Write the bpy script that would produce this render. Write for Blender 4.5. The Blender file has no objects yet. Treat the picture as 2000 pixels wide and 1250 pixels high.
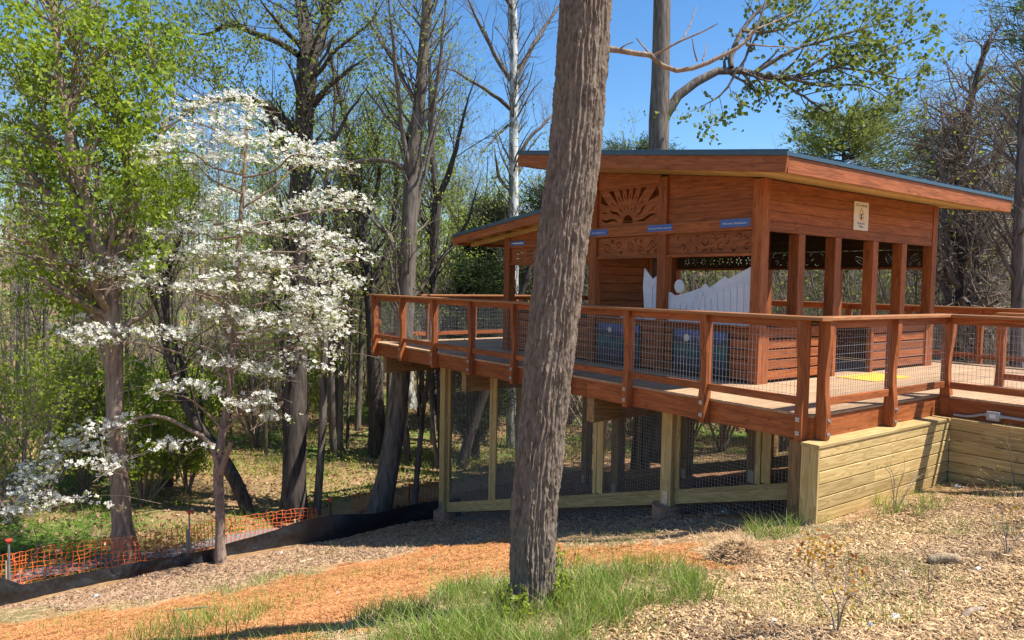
import bpy, math, random
import numpy as np
from mathutils import Matrix, Vector

# ------------------------------------------------------------------ camera, sky, sun, exposure
SC = bpy.context.scene
COL = SC.collection
RNG = np.random.default_rng(11)
random.seed(5)

CAM = np.array([-7.316, -4.392, 1.372])
FPX = 1431.8                                    # focal length in pixels of a 2000 px wide picture
YAW, PITCH, ROLL = 0.934930, -0.050222, 0.017540
def _basis():
    f = np.array([math.cos(YAW)*math.cos(PITCH), math.sin(YAW)*math.cos(PITCH), math.sin(PITCH)])
    r0 = np.array([math.sin(YAW), -math.cos(YAW), 0.0]); u0 = np.cross(r0, f)
    r = math.cos(ROLL)*r0 + math.sin(ROLL)*u0
    u = -math.sin(ROLL)*r0 + math.cos(ROLL)*u0
    return r, u, f
RV, UV, FV = _basis()
cam_data = bpy.data.cameras.new('camera')
cam_data.sensor_width = 36.0
cam_data.lens = FPX/2000*36.0
cam_data.clip_start = 0.05
cam_data.clip_end = 2000
cam = bpy.data.objects.new('camera', cam_data)
COL.objects.link(cam)
m = Matrix.Identity(4)
for i in range(3):
    m[i][0], m[i][1], m[i][2], m[i][3] = RV[i], UV[i], -FV[i], CAM[i]
cam.matrix_world = m
SC.camera = cam

SUN_TO = Vector((0.40, -0.43, 1.0)).normalized()      # towards the sun
world = bpy.data.worlds.new('World'); SC.world = world
world.use_nodes = True
wn = world.node_tree
bg = wn.nodes['Background']
sky = wn.nodes.new('ShaderNodeTexSky')
sky.sky_type = 'NISHITA'
sky.sun_disc = False
sky.sun_elevation = math.asin(SUN_TO.z)
sky.sun_rotation = math.atan2(SUN_TO.x, SUN_TO.y)
sky.altitude = 200
sky.air_density = 1.0
sky.dust_density = 0.1
sky.ozone_density = 4.0
hs = wn.nodes.new('ShaderNodeHueSaturation'); hs.inputs['Saturation'].default_value = 1.2
wn.links.new(sky.outputs['Color'], hs.inputs['Color']); wn.links.new(hs.outputs['Color'], bg.inputs['Color'])
bg.inputs['Strength'].default_value = 0.113
sun_data = bpy.data.lights.new('sun', 'SUN')
sun_data.energy = 5.0
sun_data.angle = math.radians(0.53)
sun_data.color = (1.0, 0.955, 0.88)
sun = bpy.data.objects.new('sun', sun_data)
COL.objects.link(sun)
sun.location = (20, -20, 40)
sun.rotation_euler = SUN_TO.to_track_quat('Z', 'Y').to_euler()
SC.view_settings.view_transform = 'Standard'
SC.view_settings.look = 'None'
SC.view_settings.exposure = 0.78
SC.view_settings.gamma = 1.0
SC.view_settings.use_curve_mapping = False
SC.cycles.max_bounces = 6
SC.cycles.diffuse_bounces = 3
SC.cycles.transmission_bounces = 4

# ------------------------------------------------------------------ measuring helpers
def ray(x, y):
    return FV + RV*((x-1000)/FPX) - UV*((y-625)/FPX)
def at(x, y, d):
    return CAM + d*ray(x, y)
def project(P):
    d = np.asarray(P) - CAM
    z = d@FV
    z = np.where(z < 0.05, 0.05, z)
    return 1000 + FPX*(d@RV)/z, 625 - FPX*(d@UV)/z, d@FV
def smooth(a, b, t):
    t = np.clip((t-a)/(b-a), 0, 1); return t*t*(3-2*t)

# smooth value noise on a lattice, vectorised
_LAT = RNG.random((64, 64))
def vnoise(x, y):
    xi = np.floor(x).astype(int); yi = np.floor(y).astype(int)
    fx = x-xi; fy = y-yi
    fx = fx*fx*(3-2*fx); fy = fy*fy*(3-2*fy)
    a = _LAT[xi % 64, yi % 64]; b = _LAT[(xi+1) % 64, yi % 64]
    c = _LAT[xi % 64, (yi+1) % 64]; d = _LAT[(xi+1) % 64, (yi+1) % 64]
    return (a*(1-fx)+b*fx)*(1-fy) + (c*(1-fx)+d*fx)*fy
def fbm(x, y, o=4):
    s = 0; a = 0.5
    for k in range(o):
        s = s + a*vnoise(x*2**k+17.3*k, y*2**k+5.1*k); a *= 0.5
    return s

def ground(X, Y, detail=True):
    X = np.asarray(X, float); Y = np.asarray(Y, float)
    up = -1.15 - 0.20*np.minimum(Y, 0)
    up = np.where(Y < -4, -0.32 + 0.3*(1-np.exp((Y+4)/3)), up)
    k = 1.1
    dn = 2.85 - k*np.log1p(np.exp((9.5-np.maximum(Y, 0))/k))*0.30      # slope 0.27 flattening out past Y = 10
    dn0 = 2.85 - k*np.log1p(np.exp(9.5/k))*0.30
    z = up - np.maximum(dn-dn0, 0)
    dist = np.hypot(X+7.3, Y+4.4)
    z = z + smooth(38, 120, dist)*9.0 + smooth(10, 26, X)*smooth(-8, 10, -Y+4)*0.3
    if detail:
        near = 1-smooth(22, 40, dist)
        z = z + near*(0.10*(fbm(X*0.9, Y*0.9, 3)-0.43) + 0.05*(fbm(X*4, Y*4, 3)-0.43))
    return z
def hit(x, y):
    r = ray(x, y); lo = 1.0
    d = np.arange(1.5, 160, 0.05)
    P = CAM + d[:, None]*r
    below = P[:, 2] < ground(P[:, 0], P[:, 1], False)
    i = int(np.argmax(below)) if below.any() else len(d)-1
    return P[i], d[i]
def stand(x, d):
    """ground point straight below the view line of picture column x at depth d"""
    P = at(x, 553, d)
    return np.array([P[0], P[1], float(ground(P[0], P[1]))])

# ------------------------------------------------------------------ object helpers
WM = {}
def link(o, parent=None, mw=None):
    COL.objects.link(o)
    mw = mw if mw is not None else Matrix.Identity(4)
    WM[o.name] = mw.copy()
    if parent is not None:
        o.parent = parent
        o.matrix_parent_inverse = WM[parent.name].inverted()
    o.matrix_basis = mw
    return o
def tag(o, label=None, cat=None, group=None, kind=None):
    if label: o['label'] = label
    if cat: o['category'] = cat
    if group: o['group'] = group
    if kind: o['kind'] = kind
    return o
def thing(name, label, cat, loc=(0, 0, 0), group=None):
    o = bpy.data.objects.new(name, None)
    o.empty_display_size = 0.2
    link(o, None, Matrix.Translation(Vector([float(v) for v in loc])))
    return tag(o, label, cat, group)
def quadmesh(name, V, F, mat, parent=None, smooth_shade=False, mats=None, mi=None, local=None):
    V = np.ascontiguousarray(V, dtype=np.float32); F = np.ascontiguousarray(F, dtype=np.int32)
    if local is not None: V = V - np.asarray(local, dtype=np.float32)
    me = bpy.data.meshes.new(name)
    me.vertices.add(len(V)); me.vertices.foreach_set('co', V.ravel())
    me.loops.add(F.size); me.loops.foreach_set('vertex_index', F.ravel())
    me.polygons.add(len(F)); me.polygons.foreach_set('loop_start', np.arange(0, F.size, F.shape[1], dtype=np.int32))
    if mi is not None: me.polygons.foreach_set('material_index', np.asarray(mi, dtype=np.int32))
    if smooth_shade: me.polygons.foreach_set('use_smooth', np.ones(len(F), bool))
    me.update(calc_edges=True)
    for mm in (mats or [mat]): me.materials.append(mm)
    o = bpy.data.objects.new(name, me)
    return link(o, parent, Matrix.Translation(Vector([float(v) for v in local])) if local is not None else None)
def polymesh(name, V, F, mat, parent=None, mw=None, shade=False):
    me = bpy.data.meshes.new(name)
    me.from_pydata([tuple(map(float, v)) for v in V], [], F); me.update()
    me.materials.append(mat)
    if shade:
        for p in me.polygons: p.use_smooth = True
    return link(bpy.data.objects.new(name, me), parent, mw)

_BC = {}
def board_mesh(L, w, t, c=0.004):
    key = (round(L, 3), round(w, 3), round(t, 3), c)
    if key in _BC: return _BC[key]
    c = min(c, 0.3*t, 0.3*w)
    y, z = w/2, t/2
    ring = [(-y+c, -z), (y-c, -z), (y, -z+c), (y, z-c), (y-c, z), (-y+c, z), (-y, z-c), (-y, -z+c)]
    V = [(-L/2, a, b) for a, b in ring] + [(L/2, a, b) for a, b in ring]
    F = [(i, (i+1) % 8, 8+(i+1) % 8, 8+i) for i in range(8)]
    F = [tuple(reversed(f)) for f in F]
    F += [tuple(range(8)), tuple(reversed(range(8, 16)))]
    F = [tuple(reversed(f)) for f in F]
    me = bpy.data.meshes.new('board'); me.from_pydata(V, [], F); me.update()
    _BC[key] = me
    return me
def board(name, a, b, w, t, mat, parent=None, up=(0, 0, 1), c=0.004):
    """a squared timber from a to b, w wide along up, t thick across"""
    a = Vector([float(v) for v in a]); b = Vector([float(v) for v in b])
    X = (b-a); L = X.length; X.normalize()
    Z = X.cross(Vector(up))
    if Z.length < 1e-4: Z = X.cross(Vector((1, 0, 0)))
    Z.normalize(); Y = Z.cross(X)
    me = board_mesh(L, w, t, c)
    key = (me.name, mat.name)
    if key not in _BC:
        mm = me if not me.materials else me.copy()
        mm.materials.clear(); mm.materials.append(mat); _BC[key] = mm
    o = bpy.data.objects.new(name, _BC[key])
    M = Matrix((X, Y, Z)).transposed().to_4x4(); M.translation = (a+b)/2
    return link(o, parent, M)
def block(name, lo, hi, mat, parent=None, along=0, c=0.004):
    """axis aligned timber between two corners, grain along an axis"""
    lo = np.array(lo, float); hi = np.array(hi, float); ce = (lo+hi)/2; s = hi-lo
    a = ce.copy(); b = ce.copy(); a[along] = lo[along]; b[along] = hi[along]
    if along == 2: return board(name, a, b, s[0], s[1], mat, parent, up=(1, 0, 0), c=c)
    return board(name, a, b, s[2], s[1-along], mat, parent, up=(0, 0, 1), c=c)

class MB:
    """collects simple prisms into one mesh"""
    def __init__(self): self.V = []; self.F = []
    def prism(self, a, b, r, n=4, r2=None, rot=math.pi/4):
        a = Vector([float(v) for v in a]); b = Vector([float(v) for v in b]); r2 = r if r2 is None else r2
        T = (b-a).normalized(); R = Vector((0, 0, 1)) if abs(T.z) < 0.9 else Vector((1, 0, 0))
        p = T.cross(R).normalized(); q = T.cross(p); k = len(self.V)
        for c_, rr in ((a, r), (b, r2)):
            for i in range(n):
                t = rot+2*math.pi*i/n
                self.V.append(tuple(c_+p*(rr*math.cos(t))+q*(rr*math.sin(t))))
        for i in range(n): self.F.append((k+i, k+(i+1) % n, k+n+(i+1) % n, k+n+i))
        self.F.append(tuple(range(k+n-1, k-1, -1))); self.F.append(tuple(range(k+n, k+2*n)))
    def box(self, lo, hi):
        x0, y0, z0 = lo; x1, y1, z1 = hi; k = len(self.V)
        self.V += [(x0,y0,z0),(x1,y0,z0),(x1,y1,z0),(x0,y1,z0),(x0,y0,z1),(x1,y0,z1),(x1,y1,z1),(x0,y1,z1)]
        self.F += [tuple(k+i for i in f) for f in ((3,2,1,0),(4,5,6,7),(0,1,5,4),(1,2,6,5),(2,3,7,6),(3,0,4,7))]
    def extrude(self, poly, axis_u, axis_v, origin, normal, depth):
        """flat polygon (u,v) extruded along normal"""
        U, Vv, O, N = (np.array(q, float) for q in (axis_u, axis_v, origin, normal)); k = len(self.V); n = len(poly)
        for dd in (0, depth):
            for (a, b) in poly: self.V.append(tuple(O+U*a+Vv*b+N*dd))
        self.F.append(tuple(range(k, k+n))); self.F.append(tuple(range(k+2*n-1, k+n-1, -1)))
        for i in range(n): self.F.append((k+i, k+n+i, k+n+(i+1) % n, k+(i+1) % n))
    def build(self, name, mat, parent=None, shade=False, kind=None):
        o = polymesh(name, self.V, self.F, mat, parent, None, shade)
        if kind: o['kind'] = kind
        return o

# ------------------------------------------------------------------ materials
def newmat(name):
    mt = bpy.data.materials.new(name); mt.use_nodes = True
    nt = mt.node_tree; b = nt.nodes['Principled BSDF']
    return mt, nt, b
def N(nt, kind, **kw):
    n = nt.nodes.new(kind)
    for k, v in kw.items():
        if k in n.inputs.keys(): n.inputs[k].default_value = v
        else: setattr(n, k, v)
    return n
def ramp(nt, fac, stops):
    r = nt.nodes.new('ShaderNodeValToRGB')
    e = r.color_ramp.elements
    while len(e) < len(stops): e.new(0.5)
    for i, (p, c) in enumerate(stops):
        e[i].position = p; e[i].color = (*c, 1)
    nt.links.new(fac, r.inputs['Fac'])
    return r.outputs['Color']
def mixc(nt, fac, a, b, mode='MIX'):
    n = nt.nodes.new('ShaderNodeMix'); n.data_type = 'RGBA'; n.blend_type = mode
    for s, v in ((n.inputs['Factor'], fac), (n.inputs['A'], a), (n.inputs['B'], b)):
        if hasattr(v, 'links'): nt.links.new(v, s)
        else: s.default_value = v if isinstance(v, (int, float)) else (*v, 1)
    return n.outputs['Result']
def math_n(nt, op, a, b=None):
    n = nt.nodes.new('ShaderNodeMath'); n.operation = op
    for s, v in ((n.inputs[0], a), (n.inputs[1], b)):
        if v is None: continue
        if hasattr(v, 'links'): nt.links.new(v, s)
        else: s.default_value = v
    return n.outputs[0]

def wood(name, c0, c1, knot, rough=0.62, ring=0.5, knots=True, vary=0.3):
    mt, nt, b = newmat(name)
    tc = N(nt, 'ShaderNodeTexCoord'); oi = N(nt, 'ShaderNodeObjectInfo')
    sh = N(nt, 'ShaderNodeVectorMath', operation='SCALE'); sh.inputs[0].default_value = (37, 19, 23)
    nt.links.new(oi.outputs['Random'], sh.inputs['Scale'])
    ad = N(nt, 'ShaderNodeVectorMath', operation='ADD')
    nt.links.new(tc.outputs['Object'], ad.inputs[0]); nt.links.new(sh.outputs[0], ad.inputs[1])
    mp = N(nt, 'ShaderNodeMapping'); mp.inputs['Scale'].default_value = (1.1, 13, 13)
    nt.links.new(ad.outputs[0], mp.inputs['Vector'])
    n1 = N(nt, 'ShaderNodeTexNoise'); n1.inputs['Scale'].default_value = 1.6; n1.inputs['Detail'].default_value = 5
    n1.inputs['Distortion'].default_value = 0.7
    nt.links.new(mp.outputs[0], n1.inputs['Vector'])
    mp2 = N(nt, 'ShaderNodeMapping'); mp2.inputs['Scale'].default_value = (0.55, 7, 7)
    nt.links.new(ad.outputs[0], mp2.inputs['Vector'])
    n0 = N(nt, 'ShaderNodeTexNoise'); n0.inputs['Scale'].default_value = 1.3; n0.inputs['Detail'].default_value = 2
    nt.links.new(mp2.outputs[0], n0.inputs['Vector'])
    rg = math_n(nt, 'FRACT', math_n(nt, 'MULTIPLY', n0.outputs['Fac'], 11.0))
    rg = math_n(nt, 'MULTIPLY', math_n(nt, 'POWER', rg, 2.5), ring)
    f = math_n(nt, 'ADD', math_n(nt, 'MULTIPLY', n1.outputs['Fac'], 1.0), math_n(nt, 'MULTIPLY', rg, -0.6))
    col = ramp(nt, f, [(0.22, c0), (0.62, c1)])
    if knots:
        mp3 = N(nt, 'ShaderNodeMapping'); mp3.inputs['Scale'].default_value = (2.2, 5.5, 5.5)
        nt.links.new(ad.outputs[0], mp3.inputs['Vector'])
        vo = N(nt, 'ShaderNodeTexVoronoi'); vo.inputs['Scale'].default_value = 1.0
        nt.links.new(mp3.outputs[0], vo.inputs['Vector'])
        kf = ramp(nt, vo.outputs['Distance'], [(0.045, (1, 1, 1)), (0.10, (0, 0, 0))])
        kk = math_n(nt, 'MULTIPLY', kf, 0.75)
        col = mixc(nt, kk, col, knot)
    hv = N(nt, 'ShaderNodeHueSaturation')
    nt.links.new(col, hv.inputs['Color'])
    nt.links.new(math_n(nt, 'ADD', math_n(nt, 'MULTIPLY', oi.outputs['Random'], vary), 1-vary/2), hv.inputs['Value'])
    nt.links.new(hv.outputs[0], b.inputs['Base Color'])
    b.inputs['Roughness'].default_value = rough
    b.inputs['Specular IOR Level'].default_value = 0.3
    bp = N(nt, 'ShaderNodeBump'); bp.inputs['Strength'].default_value = 0.35; bp.inputs['Distance'].default_value = 0.004
    nt.links.new(f, bp.inputs['Height']); nt.links.new(bp.outputs[0], b.inputs['Normal'])
    return mt
def plain(name, c, rough=0.6, metal=0.0, noise=0.25, scale=8.0, bump=0.0):
    mt, nt, b = newmat(name)
    tc = N(nt, 'ShaderNodeTexCoord')
    n1 = N(nt, 'ShaderNodeTexNoise'); n1.inputs['Scale'].default_value = scale; n1.inputs['Detail'].default_value = 6
    nt.links.new(tc.outputs['Object'], n1.inputs['Vector'])
    lo = tuple(v*(1-noise) for v in c); hi = tuple(min(1, v*(1+noise)) for v in c)
    nt.links.new(ramp(nt, n1.outputs['Fac'], [(0.3, lo), (0.7, hi)]), b.inputs['Base Color'])
    b.inputs['Roughness'].default_value = rough; b.inputs['Metallic'].default_value = metal
    if bump:
        bp = N(nt, 'ShaderNodeBump'); bp.inputs['Strength'].default_value = 0.6; bp.inputs['Distance'].default_value = bump
        nt.links.new(n1.outputs['Fac'], bp.inputs['Height']); nt.links.new(bp.outputs[0], b.inputs['Normal'])
    return mt
def leafmat(name, c0, c1, trans=0.35, rough=0.5, tcol=None, gloss=True):
    """thin leaf: diffuse and translucent, colour differs from leaf to leaf"""
    mt = bpy.data.materials.new(name); mt.use_nodes = True
    nt = mt.node_tree; nt.nodes.clear()
    out = N(nt, 'ShaderNodeOutputMaterial'); ge = N(nt, 'ShaderNodeNewGeometry')
    col = ramp(nt, ge.outputs['Random Per Island'], [(0.0, c0), (1.0, c1)])
    df = N(nt, 'ShaderNodeBsdfDiffuse'); tr = N(nt, 'ShaderNodeBsdfTranslucent'); mx = N(nt, 'ShaderNodeMixShader')
    nt.links.new(col, df.inputs['Color'])
    if tcol: nt.links.new(mixc(nt, 0.6, col, tcol), tr.inputs['Color'])
    else: nt.links.new(col, tr.inputs['Color'])
    mx.inputs[0].default_value = trans
    nt.links.new(df.outputs[0], mx.inputs[1]); nt.links.new(tr.outputs[0], mx.inputs[2])
    last = mx.outputs[0]
    if gloss:
        gl = N(nt, 'ShaderNodeBsdfGlossy'); gl.inputs['Roughness'].default_value = 0.6
        m2 = N(nt, 'ShaderNodeMixShader'); m2.inputs[0].default_value = 0.02
        nt.links.new(last, m2.inputs[1]); nt.links.new(gl.outputs[0], m2.inputs[2]); last = m2.outputs[0]
    nt.links.new(last, out.inputs['Surface'])
    return mt
def bark(name, c0, c1, sx=9.0, sz=1.4, depth=0.02, patch=None):
    mt, nt, b = newmat(name)
    tc = N(nt, 'ShaderNodeTexCoord'); mp = N(nt, 'ShaderNodeMapping'); mp.inputs['Scale'].default_value = (sx, sx, sz)
    nt.links.new(tc.outputs['Object'], mp.inputs['Vector'])
    n1 = N(nt, 'ShaderNodeTexNoise'); n1.inputs['Scale'].default_value = 1.5; n1.inputs['Detail'].default_value = 7
    n1.inputs['Distortion'].default_value = 0.8
    nt.links.new(mp.outputs[0], n1.inputs['Vector'])
    col = ramp(nt, n1.outputs['Fac'], [(0.3, c0), (0.68, c1)])
    if patch:
        n2 = N(nt, 'ShaderNodeTexNoise'); n2.inputs['Scale'].default_value = 2.2; n2.inputs['Detail'].default_value = 4
        mp2 = N(nt, 'ShaderNodeMapping'); mp2.inputs['Scale'].default_value = (2.5, 2.5, 1.0)
        nt.links.new(tc.outputs['Object'], mp2.inputs['Vector']); nt.links.new(mp2.outputs[0], n2.inputs['Vector'])
        pf = ramp(nt, n2.outputs['Fac'], [(0.47, (0, 0, 0)), (0.52, (1, 1, 1))])
        col = mixc(nt, pf, col, patch)
    nt.links.new(col, b.inputs['Base Color'])
    b.inputs['Roughness'].default_value = 0.9; b.inputs['Specular IOR Level'].default_value = 0.113
    bp = N(nt, 'ShaderNodeBump'); bp.inputs['Strength'].default_value = 0.9; bp.inputs['Distance'].default_value = depth
    nt.links.new(n1.outputs['Fac'], bp.inputs['Height']); nt.links.new(bp.outputs[0], b.inputs['Normal'])
    return mt

M = {}
M['stain'] = wood('stained_cedar', (0.225, 0.062, 0.017), (0.41, 0.126, 0.036), (0.10, 0.030, 0.012), vary=0.34)
M['cap'] = wood('weathered_cap', (0.29, 0.115, 0.042), (0.42, 0.185, 0.072), (0.16, 0.06, 0.03), vary=0.15)
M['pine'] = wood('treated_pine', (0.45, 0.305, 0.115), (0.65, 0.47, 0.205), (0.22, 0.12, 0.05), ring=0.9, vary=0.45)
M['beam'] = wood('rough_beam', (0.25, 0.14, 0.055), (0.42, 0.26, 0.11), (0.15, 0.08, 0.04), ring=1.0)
M['deck'] = wood('deck_board', (0.34, 0.21, 0.115), (0.50, 0.335, 0.20), (0.2, 0.11, 0.06), knots=False)
M['white_paint'] = plain('white_paint', (0.66, 0.68, 0.72), 0.55, noise=0.08)
M['roof'] = plain('slate_blue_metal', (0.045, 0.085, 0.115), 0.4, 0.0, 0.1)
M['galv'] = plain('galvanised_steel', (0.55, 0.57, 0.6), 0.38, 0.85, 0.15, 30)
M['wire'] = plain('wire_mesh', (0.33, 0.335, 0.35), 0.45, 0.5, 0.1)
M['wire_dark'] = plain('dark_wire_mesh', (0.30, 0.29, 0.27), 0.6, 0.3, 0.2)
M['interior_shade'] = wood('interior_shade_board', (0.045, 0.025, 0.014), (0.085, 0.05, 0.028), (0.03, 0.015, 0.01), knots=False)  # wood colour darkened to paint in the shade inside the pavilion
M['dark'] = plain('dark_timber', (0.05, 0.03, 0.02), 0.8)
M['concrete'] = plain('clay_stained_concrete', (0.36, 0.20, 0.125), 0.9, noise=0.35, scale=14, bump=0.01)
M['blue_sign'] = plain('blue_plastic', (0.060, 0.135, 0.42), 0.5, noise=0.06)
M['letter'] = plain('white_lettering', (0.8, 0.82, 0.85), 0.6, noise=0.02)
M['cream'] = plain('cream_board', (0.74, 0.67, 0.55), 0.5, noise=0.06)
M['navy'] = plain('navy_print', (0.035, 0.045, 0.13), 0.6, noise=0.1)
M['gold'] = plain('gold_print', (0.68, 0.36, 0.06), 0.6, noise=0.1)
M['yellow'] = plain('yellow_mat', (0.80, 0.52, 0.06), 0.7, noise=0.12, scale=30)
M['conduit'] = plain('grey_conduit', (0.42, 0.41, 0.39), 0.5, noise=0.1)
M['black_fabric'] = plain('black_silt_fabric', (0.016, 0.016, 0.017), 0.5, noise=0.5, scale=16, bump=0.012)
M['orange'] = plain('orange_plastic', (0.85, 0.17, 0.035), 0.5, noise=0.12)
M['stake'] = wood('stake', (0.40, 0.28, 0.16), (0.58, 0.44, 0.28), (0.2, 0.1, 0.05), knots=False)
M['red_cap'] = plain('red_cap', (0.62, 0.06, 0.035), 0.5, noise=0.1)
M['steel_rod'] = plain('steel_rod', (0.30, 0.33, 0.36), 0.5, 0.5, 0.2)
# ------------------------------------------------------------------ what covers the ground where (pixel outlines measured on the photograph, turned into world outlines)
def outline(pts):
    return np.array([hit(x, y)[0][:2] for x, y in pts])
def inside(poly, X, Y):
    r = np.zeros(X.shape, bool); n = len(poly)
    for i in range(n):
        x0, y0 = poly[i]; x1, y1 = poly[(i+1) % n]
        if y0 == y1: continue
        c = ((y0 > Y) != (y1 > Y)) & (X < (x1-x0)*(Y-y0)/(y1-y0)+x0)
        r ^= c
    return r
ZONE = {
 'chips': outline([(1130,1330),(1170,1245),(1330,1180),(1440,1120),(1560,1050),(1590,1035),(1860,962),(2100,930),(2100,1330)]),
 'clay': [outline([(-60,1222),(150,1203),(330,1180),(600,1125),(830,1075),(990,1052),(1100,1072),(1400,1072),(1540,1062),(1480,1105),(1100,1112),(900,1135),(740,1190),(640,1235),(500,1300),(-60,1330)])],
 'grass': [outline([(560,1330),(700,1225),(830,1165),(900,1130),(1090,1108),(1190,1115),(1330,1100),(1420,1122),(1390,1165),(1270,1215),(1130,1262),(1100,1330)]),
           outline([(330,1172),(450,1148),(560,1122),(630,1118),(560,1142),(420,1165)]),
           outline([(-40,1212),(60,1180),(130,1172),(110,1195),(20,1222)]),
           outline([(150,1262),(330,1222),(470,1190),(500,1215),(380,1290),(150,1300)]),
           outline([(1440,1060),(1500,1030),(1575,1018),(1590,1036),(1540,1052),(1470,1068)]),
           outline([(1600,1036),(1640,1020),(1740,995),(1750,1003),(1650,1030)]),
           outline([(1780,998),(1860,978),(1870,990),(1800,1008)]),
           outline([(1880,1262),(1930,1215),(1990,1225),(2010,1262)])],
 'litter': [outline([(20,1185),(250,1130),(430,1098),(600,1062),(860,1018),(980,1035),(980,1050),(830,1072),(650,1105),(560,1118),(330,1168),(130,1190)])],
}
def zones(X, Y):
    j1 = (fbm(X*2.3, Y*2.3, 4)-0.45)*1.5; j2 = (fbm(X*2.3+40, Y*2.3+9, 4)-0.45)*1.5
    Xj, Yj = X+j1, Y+j2
    f = lambda k: np.any([inside(p, Xj, Yj) for p in (ZONE[k] if isinstance(ZONE[k], list) else [ZONE[k]])], axis=0)
    chips, clay, grass, litter = f('chips'), f('clay'), f('grass'), f('litter')
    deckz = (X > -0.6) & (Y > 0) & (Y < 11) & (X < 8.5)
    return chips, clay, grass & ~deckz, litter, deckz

def graded(lo, hi, step, far0, far1, g=1.16):
    a = list(np.arange(lo, hi+1e-6, step)); s = step; x = a[-1]
    while x < far1: s *= g; x += s; a.append(x)
    s = step; x = a[0]; b = []
    while x > far0: s *= g; x -= s; b.append(x)
    return np.array(b[::-1]+a)
gx = graded(-9.5, 5.0, 0.065, -420, 420); gy = graded(-4.0, 12.5, 0.065, -300, 460)
GX, GY = np.meshgrid(gx, gy, indexing='ij')
GZ = ground(GX, GY)
nx_, ny_ = GX.shape
idx = np.arange(nx_*ny_).reshape(nx_, ny_)
GF = np.stack([idx[:-1, :-1], idx[1:, :-1], idx[1:, 1:], idx[:-1, 1:]], -1).reshape(-1, 4)
def ground_mat():
    mt, nt, b = newmat('hillside_ground')
    at_ = N(nt, 'ShaderNodeAttribute'); at_.attribute_name = 'cover'
    at2 = N(nt, 'ShaderNodeAttribute'); at2.attribute_name = 'cover2'
    se = N(nt, 'ShaderNodeSeparateColor'); nt.links.new(at_.outputs['Color'], se.inputs[0])
    se2 = N(nt, 'ShaderNodeSeparateColor'); nt.links.new(at2.outputs['Color'], se2.inputs[0])
    tc = N(nt, 'ShaderNodeTexCoord')
    def noise(sc, det=5, dist=0.0):
        n = N(nt, 'ShaderNodeTexNoise'); n.inputs['Scale'].default_value = sc; n.inputs['Detail'].default_value = det
        n.inputs['Distortion'].default_value = dist; nt.links.new(tc.outputs['Object'], n.inputs['Vector']); return n.outputs['Fac']
    big, mid, fine = noise(0.35, 4), noise(4.0, 6, 0.5), noise(38.0, 4, 1.5)
    base = ramp(nt, mid, [(0.3, (0.27, 0.145, 0.065)), (0.7, (0.46, 0.29, 0.15))])
    woods = ramp(nt, mid, [(0.32, (0.16, 0.105, 0.055)), (0.5, (0.36, 0.22, 0.11)), (0.66, (0.24, 0.22, 0.08))])
    green = ramp(nt, big, [(0.47, (0, 0, 0)), (0.60, (1, 1, 1))])
    woods = mixc(nt, green, woods, ramp(nt, fine, [(0.3, (0.07, 0.12, 0.02)), (0.7, (0.17, 0.25, 0.05))]))
    col = mixc(nt, se2.outputs['Red'], base, woods)
    col = mixc(nt, se.outputs['Red'], col, ramp(nt, mid, [(0.28, (0.26, 0.085, 0.032)), (0.72, (0.47, 0.20, 0.085))]))
    col = mixc(nt, se.outputs['Green'], col, ramp(nt, fine, [(0.3, (0.16, 0.13, 0.05)), (0.7, (0.34, 0.27, 0.13))]))
    col = mixc(nt, se.outputs['Blue'], col, ramp(nt, fine, [(0.3, (0.24, 0.15, 0.075)), (0.7, (0.50, 0.36, 0.20))]))
    col = mixc(nt, se2.outputs['Green'], col, ramp(nt, fine, [(0.3, (0.22, 0.12, 0.07)), (0.7, (0.42, 0.27, 0.17))]))
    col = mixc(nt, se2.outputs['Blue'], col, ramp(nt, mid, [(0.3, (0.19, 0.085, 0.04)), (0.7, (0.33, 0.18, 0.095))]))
    nt.links.new(col, b.inputs['Base Color']); b.inputs['Roughness'].default_value = 0.95
    b.inputs['Specular IOR Level'].default_value = 0.1
    bp = N(nt, 'ShaderNodeBump'); bp.inputs['Strength'].default_value = 0.8; bp.inputs['Distance'].default_value = 0.02
    nt.links.new(math_n(nt, 'ADD', fine, mid), bp.inputs['Height']); nt.links.new(bp.outputs[0], b.inputs['Normal'])
    return mt
go = quadmesh('ground', np.stack([GX, GY, GZ], -1).reshape(-1, 3), GF, ground_mat(), smooth_shade=True)
tag(go, 'sloping clay and mulch hillside running down to the wood', kind='structure')
ch, cl, gr, li, dz = zones(GX.ravel(), GY.ravel())
px_, py_, dd_ = project(np.stack([GX.ravel(), GY.ravel(), GZ.ravel()], -1))
wd = smooth(11.0, 13.5, GY.ravel()+0.35*np.maximum(-GX.ravel(), 0)-0.0*GX.ravel())
wd = np.maximum(wd, smooth(8.5, 10, GX.ravel()))
for nm, cols in (('cover', (cl, gr, ch)), ('cover2', (wd, li, dz))):
    ca = go.data.color_attributes.new(nm, 'FLOAT_COLOR', 'POINT')
    arr = np.ones((len(cl), 4), np.float32)
    for i, c in enumerate(cols): arr[:, i] = c
    ca.data.foreach_set('color', arr.ravel())

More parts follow.
